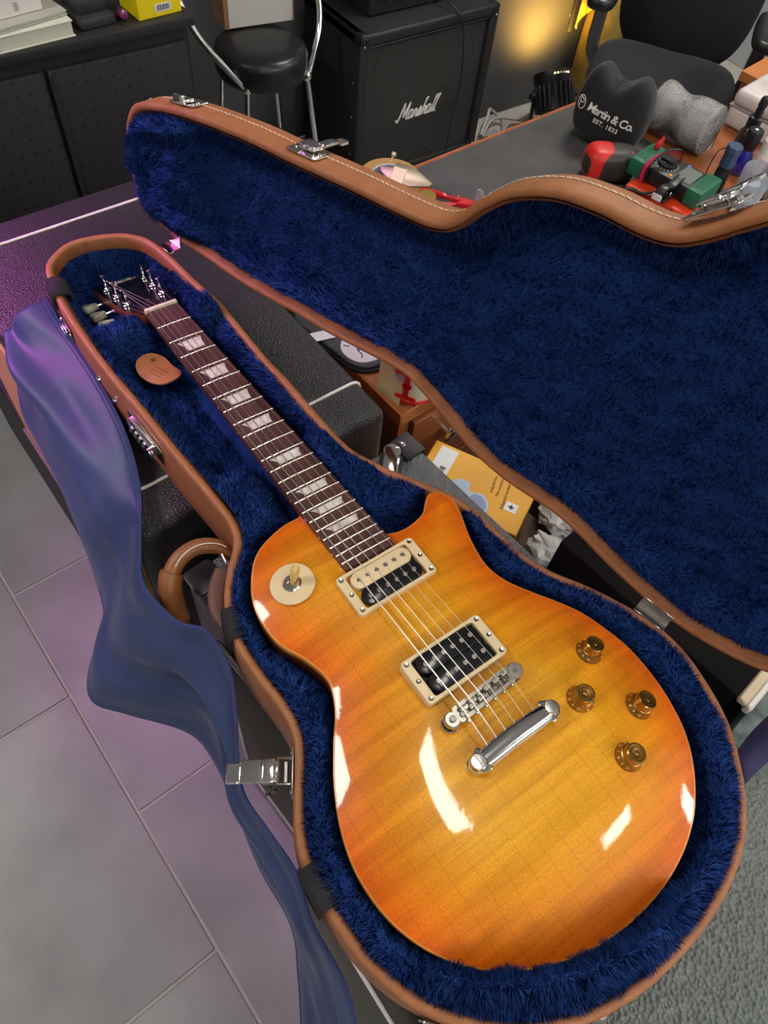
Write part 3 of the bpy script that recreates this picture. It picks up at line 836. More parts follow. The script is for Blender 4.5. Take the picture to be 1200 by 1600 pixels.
# bridge pickup, neck pickup
def pickup(xc, ztop, front, back):
    zb = ztop - .0065
    ring = link('pickup', frame_mesh(rrect(.0445, .0890, .004, 5, xc, 0), rrect(.0375, .0705, .003, 5, xc, 0), zb - .010, ztop), CREAM, guitar, True)
    md = ring.modifiers.new('b', 'BEVEL'); md.width = .0009; md.segments = 2; md.limit_method = 'ANGLE'
    link('base_plate', box((.0375, .0705, .001), (xc, 0, ztop - .0085)), BLACKM, ring)
    for k, (dx, m) in enumerate(((-.0092, front), (.0092, back))):
        link('bobbin', prism(rrect(.0178, .0665, .0085, 7, xc + dx, 0), ztop - .009, ztop + .0005, .0006, 2), m, ring)
        for q in range(6):
            yy = (-2.5 + q) * .0101
            pm = cyl(.0024, .0012, (xc + dx, yy, ztop + .0001), None, 14, .0003)
            o = link('pole_piece', pm, NICKEL, ring)
            if k == 0 and m is CREAM: link('slot', box((.0042, .0007, .0004), (xc + dx, yy, ztop + .0014), 0, 1, Matrix.Rotation(.6 * q, 4, 'Z')), STEELD, ring)
    for sx in (-1, 1):
        for sy in (-1, 1):
            link('ring_screw', lathe([(.0026, 0), (.0023, .0007), (.0008, .0004)], 14, (xc + sx * .0178, sy * .0398, ztop)), NICKEL, ring)
    for sy in (-1, 1):
        link('height_screw', lathe([(.0025, 0), (.0022, .0009), (.0008, .0005)], 14, (xc, sy * .0398, ztop)), NICKEL, ring)
    return ring
BOBB = mat('black_bobbin', (.012, .012, .014), .22)
pk = pickup(.4848, .9915, CREAM, BOBB); pk['label'] = 'cream and black zebra neck pickup in cream ring'
pk = pickup(.5870, .9975, BOBB, BOBB); pk['label'] = 'black bridge pickup in cream ring'
# bridge
bA = np.array([.6300, -.0370, 1.0025]); bB = np.array([.6260, .0370, 1.0010])
bm_ = (bA + bB) / 2; bdir = (bB - bA) / np.linalg.norm(bB - bA)
BM = frame3(tuple(bm_), tuple(bdir), (-bdir[1], bdir[0], 0))   # local x across strings(treble+), y toward nut(-x world)?
SADD = mat('saddle_metal', (.55, .52, .44), .25, 1.0)
br = link('bridge', xf(join(frame_mesh(rrect(.066, .0150, .003), rrect(.060, .0088, .002), -.0095, 0), box((.061, .0095, .002), (0, 0, -.0085)), cyl(.0072, .006, (-.0372, 0, -.0062), None, 20, .001), cyl(.0072, .006, (.0372, 0, -.0062), None, 20, .001), box((.078, .010, .0052), (0, 0, -.0064), .001)), BM), SADD, guitar, True)
for sx in (-1, 1):
    link('post', xf(join(cyl(.0030, .012, (sx * .0372, 0, -.0105), None, 14), cyl(.0080, .0024, (sx * .0372, 0, -.0135), None, 20, .0005), cyl(.0060, .004, (sx * .0372, 0, -.017), None, 16)), BM), CHROME, br)
    link('post_slot', xf(cyl(.0022, .0004, (sx * .0372, 0, .0014), None, 12), BM), STEELD, br)
SPX = [-.0262, -.0157, -.0052, .0053, .0158, .0262]
for q, sxx in enumerate(SPX):
    oy = (-.0018 if q < 3 else .0016) + .0004 * q
    link('saddle', xf(join(box((.0078, .0045, .0050), (sxx, oy, .0002), .0008, 1, None, None), box((.0058, .0012, .0064), (sxx, oy, .0004), .0004, 1)), BM), NICKEL, br)
    link('saddle_screw', xf(join(cyl(.0011, .0088, (sxx, -.0044, -.0030), (0, 1, 0), 8), cyl(.0019, .0022, (sxx, -.0098, -.0030), (0, 1, 0), 10, .0004)), BM), NICKEL, br)
# tailpiece
TZ = 1.0005
prof_n = 26; V = []; F = []
for i in range(prof_n + 1):
    yy = -.0345 + .069 * i / prof_n
    e = abs(yy) / .0345
    wN = .0088 - .0010 * e ** 4; hT = .0050 - .0003 * e
    ring_ = []
    for k in range(14):
        a = 2 * PI * k / 14
        V.append((.6695 + .0006 - .0012 * (1 - e * e) + wN * math.cos(a) * (1.0), yy, TZ - .0025 + (hT if math.sin(a) > 0 else .0055) * math.copysign(abs(math.sin(a)) ** .8, math.sin(a))))
for i in range(prof_n):
    for k in range(14):
        l = (k + 1) % 14; F.append((i * 14 + k, i * 14 + l, (i + 1) * 14 + l, (i + 1) * 14 + k))
F.append(list(range(14))[::-1]); F.append([prof_n * 14 + k for k in range(14)])
bm = bmesh.new(); vv = [bm.verts.new(v) for v in V]
for f in F: bm.faces.new([vv[k] for k in f])
tl = link('tailpiece', join(bm_mesh(bm, True, 60)), CHROME, guitar, True)
for sy in (-1, 1):
    ear = prism(spline([(.6595, sy * .0330), (.6785, sy * .0330), (.6790, sy * .0400), (.6740, sy * .0472), (.6690, sy * .0488), (.6640, sy * .0462), (.6610, sy * .0400)], 30, True), TZ - .0080, TZ - .0005, .0012, 2)
    link('tailpiece_ear', ear, CHROME, tl)
    link('stud', join(lathe([(.0066, -.002), (.0068, .0008), (.0060, .0021), (0, .0026)], 24, (.6690, sy * .0408, TZ)), cyl(.0058, .016, (.6690, sy * .0408, TZ - .021), None, 18)), NICKEL, tl)
    link('stud_slot', box((.0125, .0016, .0006), (.6690, sy * .0408, TZ + .0024), 0, 1), STEELD, tl)
    link('stud_bushing', cyl(.0078, .003, (.6690, sy * .0408, bz(.669, sy * .04) - .001), None, 20, .0006), CHROME, tl)
# strings
gauge = [.00068, .00058, .00048, .00030, .00025, .00021]
yn = [-.0175 + k * .0070 for k in range(6)]
for k in range(6):
    a = Vector(G([0, yn[k], .0016])[0]); sp_ = BM @ Vector((SPX[k], 0, .0046)); e_ = Vector((.6655, SPX[k] * 1.0, TZ - .0005))
    side, idx = (-1, k) if k < 3 else (1, 5 - k)
    po = [p for s_, i_, p in POST if s_ == side and i_ == idx][0]
    a2 = Vector(G([-.005, yn[k], .0010])[0])
    link('string', tube([tuple(po), tuple(a2), tuple(a), tuple(sp_), tuple(e_)], gauge[k], 6), STRM, guitar, True)
# control knobs
KPROF = [(.0122, 0), (.0128, .0006), (.0126, .0014), (.0098, .0064), (.0096, .0072), (.0090, .0074), (.0086, .0150), (.0078, .0158), (.0070, .0158), (.0066, .0148), (.0048, .0146), (.0044, .0154), (.0020, .0152), (.0012, .0158), (0, .0158)]
for kx, ky in ((.649, .113), (.677, .073), (.711, .115), (.737, .073)):
    zz = bz(kx, ky) - .0006
    gx = (bz(kx + .004, ky) - bz(kx - .004, ky)) / .008; gy = (bz(kx, ky + .004) - bz(kx, ky - .004)) / .008
    nrm = Vector((-gx, -gy, 1)).normalized()
    kb = link('knob', lathe(KPROF, 40, (kx, ky, zz), tuple(nrm), 25), GOLD, guitar, True)
    link('knob_cap', lathe([(.0062, .01470), (.0060, .0149), (.0046, .0149)], 30, (kx, ky, zz), tuple(nrm), 25), GOLDD, kb)
    R = frame3((kx, ky, zz), (1, 0, -nrm.x / nrm.z), (0, 1, -nrm.y / nrm.z))
    for q in range(11):
        an = 2 * PI * q / 13 + .4
        tm = text_mesh(str(q), .0034, .00008)
        tm.transform(R @ Matrix.Rotation(an, 4, 'Z') @ Matrix.Translation((.0114, 0, .0040)) @ Matrix.Rotation(math.radians(61), 4, 'Y') @ Matrix.Rotation(PI / 2, 4, 'Z'))
        link('numeral', tm, mat('knob_print', (.80, .60, .30), .4), kb)
# toggle switch
tz = bz(.441, -.077)
_tgx = (bz(.461, -.077) - bz(.421, -.077)) / .04; _tgy = (bz(.441, -.057) - bz(.441, -.097)) / .04
TN = (-_tgx, -_tgy, 1); tz = max(tz, (bz(.461, -.077) + bz(.421, -.077)) / 2, (bz(.441, -.057) + bz(.441, -.097)) / 2) + .0004
tw = link('toggle_switch', lathe([(.0215, 0), (.0218, .0006), (.0214, .0016), (.0070, .0016)], 44, (.441, -.077, tz + .0002), TN), CREAM, guitar, True)
link('switch_nut', lathe([(.0090, .001), (.0090, .0030), (.0078, .0042), (.0050, .0042), (.0048, .0020)], 24, (.441, -.077, tz), TN, 30, .02), NICKEL, tw)
link('switch_tip', lathe([(.0022, 0), (.0026, .006), (.0040, .010), (.0046, .016), (.0040, .0205), (.0022, .0225), (0, .0228)], 18, (.441, -.077, tz + .002), (-.15, .28, 1)), mat('amber_tip', (.78, .52, .16), .35), tw)
# strap buttons and cable jack plate
link('strap_button', lathe([(.004, 0), (.0038, .006), (.0065, .010), (.0065, .012), (0, .0128)], 16, (.828, .0, .945), (1, 0, 0)), NICKEL, guitar, True)
link('strap_button', lathe([(.004, 0), (.0038, .006), (.0065, .010), (.0065, .012), (0, .0128)], 16, (.386, -.088, .945), (-.6, -.8, 0)), NICKEL, guitar, True)

# ------------------------------------------------------------------ satin shroud hanging on the bass side of the case
INN = [(-.107,-.1115,.928),(-.058,-.1115,.92),(.047,-.1105,.91),(.128,-.117,.90),(.193,-.134,.885),(.274,-.168,.90),(.318,-.186,.905),(.368,-.184,.922),(.398,-.176,.932),(.417,-.161,.932),(.459,-.160,.93),(.494,-.174,.91),(.529,-.192,.9),(.562,-.204,.9),(.606,-.202,.91),(.647,-.201,.93),(.683,-.209,.92),(.732,-.208,.86),(.767,-.215,.8),(.81,-.228,.72)]
OUT = [(-.118,-.150,.874),(-.06,-.196,.8),(.014,-.201,.76),(.105,-.209,.73),(.204,-.227,.71),(.238,-.242,.71),(.29,-.279,.72),(.326,-.29,.72),(.367,-.262,.73),(.432,-.215,.75),(.487,-.207,.77),(.555,-.214,.8),(.613,-.221,.83),(.671,-.222,.85),(.703,-.236,.76),(.741,-.257,.68),(.783,-.280,.6)]
na, nb = 190, 60
A_ = spline(INN, na); B_ = spline(OUT, na)
V = []; F = []
for i in range(na):
    a, b = A_[i], B_[i]
    s_ = i / (na - 1)
    # control point: rest on the cabinet top, then over its edge
    w_ = float(1 - sstep(.27, .36, np.array(s_)))
    c1 = (a * .5 + b * .5); c1[2] += .010
    c2 = np.array([(a[0] * .6 + b[0] * .4), min(-.214, (a[1] + b[1]) / 2 - .02), .892])
    c = c2 * w_ + c1 * (1 - w_)
    for j in range(nb + 1):
        t_ = j / nb
        p = a * (1 - t_) ** 2 + 2 * c * t_ * (1 - t_) + b * t_ * t_
        fold = math.sin(t_ * 15 + s_ * 7 + 1.2 * math.sin(s_ * 11)) * .55 + math.sin(t_ * 7.5 - s_ * 13) * .6 + math.sin(s_ * 52 + t_ * 9) * .18 + math.sin(t_ * 27 + s_ * 31) * .16
        amp = .0115 * math.sin(PI * min(t_ * 1.05, 1)) ** .8 * (.65 + .35 * math.sin(s_ * 13 + 1))
        p = p + np.array([0, -amp * max(fold, -.5), amp * fold * .8])
        V.append(p)
for i in range(na - 1):
    for j in range(nb):
        k = i * (nb + 1) + j; F.append((k, k + nb + 1, k + nb + 2, k + 1))
SATIN = mat('blue_satin', (.034, .050, .126), .42, sheen=.08, spec=.28, aniso=.4, bump=(140, .08, .001), var=((.044, .066, .160), 8))
shroud = thing('satin_shroud', 'loose blue satin shroud hanging over the left edge of the case', 'fabric cover', (.3, -.2, .70))
cl = link('cloth', raw(V, F), SATIN, shroud, True)
md = cl.modifiers.new('s', 'SOLIDIFY'); md.thickness = .0012
THREAD = mat('navy_thread', (.035, .045, .16), .8)
ia = np.array(V).reshape(na, nb + 1, 3)
link('hem', tube(ia[:, 0] + np.array([0, 0, .0008]), .0018, 6), THREAD, shroud, True)
link('hem', tube(ia[:, nb] + np.array([0, 0, .0004]), .0016, 6), THREAD, shroud, True)
link('seam', tube(ia[:, 2] + np.array([0, -.0004, .0012]), .0006, 5), THREAD, shroud, True)
VELC = mat('black_velcro', (.020, .020, .021), .85, bump=(900, .5, .001))
for xq, ln in ((-.088, .034), (.434, .032), (.667, .036)):
    p, T, N = rim_at(xq, -1)
    F3 = frame3((p[0], p[1], ZR + .0016), (T[0], T[1], 0), (-N[0], -N[1], 0))
    prof = [(.0225, -.020), (.0195, -.004), (.012, .0012), (.006, .0022), (.0, .0012), (-.0022, -.004), (-.003, -.018), (-.004, -.034)]
    bm = bmesh.new(); rr = [(bm.verts.new(F3 @ Vector((-ln / 2, a, b))), bm.verts.new(F3 @ Vector((ln / 2, a, b)))) for a, b in prof]
    for k in range(len(rr) - 1): bm.faces.new((rr[k][0], rr[k][1], rr[k + 1][1], rr[k + 1][0]))
    o = link('fastening_tab', bm_mesh(bm), VELC, shroud, True); md = o.modifiers.new('s', 'SOLIDIFY'); md.thickness = .0022; md.offset = 0

# ------------------------------------------------------------------ leather tag in the neck compartment
ol = spline([(-.030, 0), (-.024, .016), (-.006, .021), (.012, .016), (.028, .013), (.029, .002), (.020, -.014), (.002, -.020), (-.018, -.015)], 44, True)
TAGL = mat('tag_leather', (.38, .125, .045), .45, bump=(300, .15, .0006), var=((.44, .16, .07), 60))
tg = thing('leather_tag', 'small rounded tan leather tag lying on the blue plush beside the neck', 'leather tag', (.071, -.046, .9165), math.radians(25))
MT = Matrix.Translation((0, 0, .004)) @ Matrix.Rotation(.10, 4, 'X')
link('tag_body', xf(prism(ol, 0, .0032, .0008, 2), MT), TAGL, tg)
link('eyelet', xf(lathe([(.0034, .003), (.0030, .0042), (.0016, .0040), (.0014, .0032)], 16, (-.012, .010, 0)), MT), mat('brass', (.75, .55, .25), .25, 1.0), tg)
link('stamped_line', xf(join(box((.022, .0010, .0004), (.006, .003, .0033)), box((.020, .0010, .0004), (.004, -.002, .0033)), box((.016, .0010, .0004), (.004, -.007, .0033))), MT), mat('stamp_brown', (.20, .06, .02), .6), tg)

# ------------------------------------------------------------------ amplifiers under the case
TOLEX = mat('black_tolex', (.020, .019, .021), .40, bump=(420, .55, .0016), voro='F1')
PIPING = mat('white_piping', (.75, .72, .66), .45)
WICKER = mat('tan_grille_cloth', (.36, .24, .075), .8, bump=(700, .6, .0015), var=((.46, .29, .13), 300))
ZT = ZB - .003
pr = math.radians(2.2)
pa = thing('speaker_cabinet', 'black leather-grained speaker cabinet with white piping under the neck of the case', 'amplifier', (-.075, .003, 0), pr)
PW, PD = .635, .362
link('body', box((PW, PD, ZT - .447), (0, 0, (ZT + .447) / 2), .016, 4), TOLEX, pa)
def loopline(x0, y0, z0, y1, z1, r):
    return tube(rr3, r, 8)
for xx in (-.258, .252):
    bevel = .015
    yb, zt, zbm = PD / 2 + .0005, ZT + .0005, .46
    pts = [(xx, -yb + bevel * 1.3, zt), (xx, yb - bevel, zt)] + [(xx, yb - bevel * (1 - math.cos(a)), zt - bevel * (1 - math.sin(a))) for a in (1.0, .5)] + [(xx, yb, zt - bevel), (xx, yb, zbm + .02)]
    link('piping', tube(pts, .0022, 8), PIPING, pa)
link('grille', box((PW - .03, .006, .40), (0, -PD / 2 - .001, ZT - .222), .002, 1), WICKER, pa)
link('grille_beading', tube([(-PW / 2 + .01, -PD / 2 - .006, .4440), (PW / 2 - .01, -PD / 2 - .006, .4440)], .004, 8), mat('beading_grey', (.12, .11, .09), .6), pa)
lo = thing('bass_cabinet', 'long low black cabinet on the floor under the piped speaker cabinet', 'speaker cabinet', (-.28, .003, 0), pr)
link('body', box((1.04, PD + .024, .410), (0, 0, .2325), .006, 3), mat('black_baffle', (.012, .011, .010), .55, bump=(380, .3, .001), voro='F1'), lo)
for sx in (-1, 1):
    link('side_handle', box((.004, .16, .05), (sx * .5215, 0, .28), .001, 1), BLACKP, lo)
    for sy in (-1, 1):
        link('foot', lathe([(.018, 0), (.022, .02), (.022, .032)], 18, (sx * .46, sy * .14, 0)), BLACKP, lo)

GTOLEX = mat('grey_tolex', (.150, .172, .160), .30, bump=(240, 1.0, .0035), voro='F1', spec=.5)
GGRILL = mat('silver_grille_cloth', (.060, .056, .038), .8, bump=(1200, .6, .001), var=((.085, .078, .055), 500))
ga_r = math.radians(5.5)
ga = thing('combo_amplifier', 'grey pebbled combo amplifier with metal trimmed grille under the body of the case', 'amplifier', (.313, -.142, 0), ga_r)
GWd, GD = .80, .335
link('body', box((GWd, GD, ZT - .03), (GWd / 2, GD / 2, (ZT + .03) / 2), .010, 3), GTOLEX, ga)
gr = link('grille', box((GWd - .13, .004, .60), (GWd / 2, -.0035, .50), .001, 1), GGRILL, ga)
ALU = mat('aluminium_trim', (.78, .76, .70), .3, .9)
for (c, s_) in (((.065, -.006, .50), (.006, .006, .61)), ((GWd - .065, -.006, .50), (.006, .006, .61)), ((GWd / 2, -.006, .198), (GWd - .124, .006, .006)), ((GWd / 2, -.006, .803), (GWd - .124, .006, .006))):
    link('trim_strip', box(s_, c, .0012, 1), ALU, gr)
for (cx, cy) in ((0, GD), (GWd, GD), (0, 0), (GWd, 0)):
    link('corner_guard', prism([(0, 0), (.030, 0), (.026, .012), (.030, .022), (.016, .034), (.008, .026), (0, .030)] if False else rrect(.036, .036, .007), ZT - .002, ZT + .0018, .0008, 2).copy(), BLACKP, ga).location = (cx + (.016 if cx == 0 else -.016), cy + (.016 if cy == 0 else -.016), 0)
gx0 = .044
link('corner_strap', join(box((.036, .030, .0035), (.016, GD - .014, ZT + .0016), .0014, 2), box((.036, .0035, .040), (.016, GD + .0016, ZT - .018), .0014, 2)), mat('strap_leather', (.03, .028, .03), .5), ga)
link('strap_rivet', lathe([(.0065, 0), (.0060, .0022), (.003, .0036), (0, .004)], 18, (.010, GD - .020, ZT + .0030)), CHROME, ga)
clip = link('chrome_clip', xf(join(box((.030, .018, .003), (0, 0, .0015), .001, 2), lathe([(.009, 0), (.009, .003), (0, .0035)], 18, (.015, 0, .004)), box((.034, .014, .0025), (-.004, 0, .012), .001, 2, Matrix.Rotation(-.25, 4, 'Y'))), Matrix.Translation((.026, GD - .052, ZT)) @ Matrix.Rotation(2.3, 4, 'Z') @ Matrix.Scale(1.25, 4)), CHROME, ga)
link('clip_foot', xf(box((.05, .03, .002), (0, 0, .001), .0008, 1), Matrix.Translation((.030, GD - .056, ZT)) @ Matrix.Rotation(2.3, 4, 'Z')), BLACKP, ga)
for sx in (.06, GWd - .06):
    for sy in (.05, GD - .05):
        link('foot', lathe([(.018, 0), (.022, .02), (.022, .032)], 18, (sx, sy, 0)), BLACKP, ga)

OLIVE = mat('olive_grey_vinyl', (.085, .085, .070), .38, bump=(300, .3, .001), voro='F1')
mo = thing('floor_monitor', 'low olive grey monitor speaker on the floor in front of the combo amplifier', 'speaker', (.60, -.212, 0), math.radians(1))
link('body', box((.46, .066, .56), (.23, .033, .29), .022, 4), OLIVE, mo)
link('piping', tube([(.06, .012, .5695), (.06, -.0005, .55), (.06, -.0008, .10)], .003, 8), PIPING, mo)
link('piping', tube([(.02, .034, .571), (.44, .034, .571)], .003, 8), PIPING, mo)
for k in (.06, .40): link('foot', cyl(.015, .012, (k, .034, 0), None, 14), BLACKP, mo)

# ------------------------------------------------------------------ desk with rubber mat and drawers
WOOD = mat('cherry_laminate', (.30, .085, .022), .35, var=((.38, .125, .038), 8, 6), stretch=(1.2, 9, 9), coat=.2)
WOODE = mat('orange_edge_banding', (.52, .12, .030), .4)
WOODF = mat('cherry_drawer_front', (.26, .085, .025), .4, var=((.20, .060, .016), 7, 7), stretch=(9, 1.0, 14), coat=.15)
MATG = mat('charcoal_rubber_mat', (.055, .053, .054), .7, var=((.075, .073, .073), 18, 6), bump=(300, .15, .0006))
dr = math.radians(3.6)
desk = thing('desk', 'cherry laminate desk with charcoal mat and drawers behind the open lid', 'desk', (-.325, .247, 0), dr)
DX, DY, DZ = .500, 1.62, .744
link('desk_top', prism([(0, 0), (DX, 0), (DX, DY), (.235, DY), (.245, 1.19), (.30, 1.068), (.20, 1.068), (.12, 1.0), (0, .975)], DZ - .028, DZ, .0015, 1), WOOD, desk)
link('edge_band', box((.0025, .975, .026), (-.0012, .975 / 2, DZ - .0135), .0008, 1), WOODE, desk)
link('edge_band', box((DX, .0025, .026), (DX / 2, -.0012, DZ - .0135), .0008, 1), WOODE, desk)
link('desk_mat', box((DX - .090, .935, .003), (.010 + (DX - .090) / 2, .030 + .4675, DZ + .0016), .001, 1), MATG, desk)
link('side_panel', box((DX - .02, .022, DZ - .028), (DX / 2, .018, (DZ - .028) / 2)), WOOD, desk)
link('side_panel', box((DX - .26, .022, DZ - .028), (DX / 2 + .125, DY - .02, (DZ - .028) / 2)), WOOD, desk)
link('inner_panel', box((DX - .02, .022, DZ - .028), (DX / 2, .46, (DZ - .028) / 2)), WOOD, desk)
for k, (z0, z1) in enumerate(((.560, .705), (.345, .540), (.06, .325))):
    dw = link('drawer_front', box((.018, .415, z1 - z0), (DX - .006, .238, (z0 + z1) / 2), .002, 1), WOODF, desk)
    link('drawer_rail', box((.012, .43, .012), (DX - .008, .238, z0 - .010), .001, 1), WOODE, dw)
    link('knob', lathe([(.006, 0), (.006, .012), (.013, .017), (.014, .022), (.010, .025), (0, .0258)], 22, (DX + .002, .100 if k == 0 else .238, (z0 + z1) / 2 + .016), (1, 0, 0)), NICKEL, dw)

# things on the near end of the desk
PADM = mat('dark_pad', (.040, .040, .046), .6, var=((.055, .055, .062), 60))
pd = thing('mouse_pad', 'dark padded mouse mat with cracked white print beside the cabinet', 'mouse pad', (-.02, .300, DZ), math.radians(10))
link('pad_base', prism(rrect(.20, .105, .045, 8), 0, .006, .001, 2), BLACKM, pd)
link('pad_top', prism(rrect(.192, .097, .042, 8), .006, .012, .003, 3), PADM, pd)
skull = link('printed_disc', prism(spline([(.036 * math.cos(a) * (1 + .05 * math.sin(3 * a)), .032 * math.sin(a)) for a in np.linspace(0, 2 * PI, 16, endpoint=False)], 40, True), .0121, .0127), mat('print_white', (.60, .60, .60), .6), pd)
skull.location = (.050, -.010, 0)
ck = bmesh.new()
for s_ in ([(0, 0), (.008, -.006), (.018, -.007), (.024, -.013)], [(.008, -.006), (.010, .004), (.016, .008)], [(-.006, .004), (-.014, .010), (-.016, .016)], [(-.008, -.010), (-.016, -.016)]):
    me = tube([(a + .044, b - .013, .0129) for a, b in s_], .0009, 5, 12); ck.from_mesh(me)
me = bpy.data.meshes.new('c'); ck.to_mesh(me); ck.free(); link('printed_crack', me, BLACKM, pd)
wt = link('paper_slip', xf(box((.050, .020, .0006), (0, 0, 0)), frame3((-.023, .254, .7585), (.012, .045, .001), (-.045, .012, .0))), mat('white_slip', (.72, .68, .74), .5)); tag(wt, 'small white paper slip sticking out over the desk edge', 'paper')
# striped mug with red drawing
MUGW = mat('mug_glaze', (.72, .66, .55), .25, coat=.5)
MUGR = mat('mug_red', (.62, .012, .010), .3)
mg = thing('mug', 'white mug with a red figure and red band on the desk corner', 'mug', (.138, .324, DZ), 0)
link('cup', lathe([(.030, 0), (.036, .002), (.039, .010), (.041, .095), (.0385, .095), (.036, .012), (0, .010)], 40), MUGW, mg)
link('red_band', lathe([(.0394, .006), (.0400, .010), (.0402, .013), (.0398, .0134)], 40), MUGR, mg)
link('red_figure', xf(join(prism(rrect(.034, .008, .004, 4, 0, .022), 0, .0012), prism(rrect(.008, .050, .002, 3, 0, .045), 0, .0012), cyl(.0075, .0012, (0, .046, 0), None, 18), prism(rrect(.040, .008, .003, 3, 0, .072), 0, .0012)), frame3((.0235, -.0335, 0), (.82, .57, 0), (0, 0, 1))), MUGR, mg)
link('ear', tube([(-.030, .025, .022), (-.048, .042, .030), (-.050, .044, .060), (-.031, .026, .078)], .005, 8, 24), MUGW, mg)
cd = link('cream_card', xf(box((.046, .0012, .105), (0, 0, .0525), .0002, 1), Matrix.Translation((.133, .2795, DZ)) @ Matrix.Rotation(math.radians(14), 4, 'Z') @ Matrix.Rotation(-.06, 4, 'X')), mat('cream_paper', (.80, .62, .28), .7, var=((.84, .68, .34), 20)))
tag(cd, 'upright cream card standing in front of the mug', 'card')

# ------------------------------------------------------------------ gap between desk and amplifier: boxes and bags
YEL = mat('yellow_card', (.75, .36, .008), .45)
yb_ = thing('yellow_box', 'yellow retail box with white label and pale blue picture in the gap', 'box', (.302, .340, .612), math.radians(28))
link('box_body', box((.185, .112, .05), (0, 0, .025), .0015, 1), YEL, yb_)
link('label_sticker', box((.030, .090, .0006), (-.064, .004, .0503)), mat('sticker_white', (.72, .73, .74), .5), yb_)
link('barcode', join(*[box((.009, .0012 + .0008 * (k % 3), .0004), (-.060, -.018 + k * .0032, .0508)) for k in range(9)]), BLACKP, yb_)
link('picture_panel', prism(spline([(-.030, -.040), (-.036, -.012), (-.024, .002), (-.008, .0), (-.004, -.014), (.018, -.010), (.034, -.026), (.030, -.046), (.006, -.048)], 40, True), .0502, .0507), mat('pale_blue_print', (.42, .52, .62), .4), yb_)
link('picture_shadow', prism(spline([(.002, -.020), (.016, -.014), (.030, -.026), (.028, -.042), (.010, -.044)], 30, True), .0507, .0510), mat('blue_grey_print', (.22, .27, .45), .4), yb_)
tm = text_mesh('Adapted in this box', .0085, .0001); tm.transform(Matrix.Translation((.050, .012, .0506)) @ Matrix.Rotation(PI * .53, 4, 'Z')); link('printed_text', tm, mat('print_brown', (.22, .10, .02), .5), yb_)
for k, s_ in enumerate(('Take assistance', 'using this box')):
    tm = text_mesh(s_, .0065, .0001); tm.transform(Matrix.Translation((.036 - .011 * k, .018, .0506)) @ Matrix.Rotation(PI * .53, 4, 'Z')); link('printed_text', tm, mat('print_brown', (.22, .10, .02), .5), yb_)
link('small_sticker', box((.020, .018, .0006), (.066, -.010, .0503)), WHITEP, yb_)
link('sticker_mark', join(box((.003, .009, .0003), (.066, -.010, .0508)), box((.009, .003, .0003), (.066, -.010, .0508))), BLACKP, yb_)
CARD = mat('brown_cardboard', (.10, .058, .038), .75, var=((.13, .078, .052), 12))
cbx = thing('cardboard_box', 'open brown cardboard box below the yellow box', 'box', (.350, .455, .30), math.radians(7))
for nm_, s_, c in (('panel', (.23, .004, .27), (0, -.10, .135)), ('panel', (.23, .004, .27), (0, .10, .135)), ('panel', (.004, .2, .27), (-.115, 0, .135)), ('panel', (.004, .2, .27), (.115, 0, .135)), ('bottom', (.23, .2, .004), (0, 0, .002)), ('flap', (.226, .085, .003), (0, -.060, .272))):
    link(nm_, box(s_, c), CARD, cbx)
stnd = thing('storage_crate', 'dark storage crate under the boxes in the gap', 'crate', (.345, .47, 0), math.radians(5))
link('crate_wall', frame_mesh(rrect(.25, .34, .02), rrect(.235, .325, .014), .0, .296), BLACKP, stnd)
link('crate_lid', prism(rrect(.25, .34, .02), .285, .298, .003, 1), BLACKP, stnd)
def crumple(r, seed, sx=1, sy=1, sz=1):
    g = np.random.default_rng(seed)
    bm = bmesh.new(); bmesh.ops.create_icosphere(bm, subdivisions=4, radius=r)
    K = g.normal(0, 1, (14, 3)) / r * np.linspace(2.5, 6.5, 14)[:, None]; ph = g.uniform(0, 6.28, 14); wt_ = np.linspace(1.6, .6, 14)
    for v in bm.verts:
        s_ = sum(wt_[i] * abs(math.sin(float(K[i] @ np.array(v.co)) + ph[i])) for i in range(14)) / wt_.sum()
        v.co = Vector((v.co.x * sx, v.co.y * sy, v.co.z * sz)) * (.30 + 1.1 * s_)
    return bm_mesh(bm, True, 20)
PLAST = mat('white_film', (.62, .61, .60), .3, spec=.7)
o = link('plastic_bag', crumple(.055, 3, 1.1, .9, .5), PLAST); o.location = (.415, .475, .610); tag(o, 'crumpled white plastic bag behind the cardboard box', 'bag')
o = link('plastic_bag', crumple(.04, 5, 1.2, .7, .5), PLAST); o.location = (.450, .400, .600); tag(o, 'small crumpled white plastic wrap beside the black box', 'bag')
pk_ = link('mesh_pouch', superell(.045, .035, .03, .5, .6, 24, 14), mat('grey_mesh', (.07, .08, .08), .8, bump=(900, .8, .001))); pk_.location = (.365, .540, .640); tag(pk_, 'grey mesh pouch tucked behind the yellow box', 'pouch')
pkk = link('pink_wrapper', crumple(.022, 8, 1.2, .8, .6), mat('pink_film', (.55, .12, .22), .3)); pkk.location = (.405, .50, .655); tag(pkk, 'small pink wrapper behind the grey mesh pouch', 'wrapper')
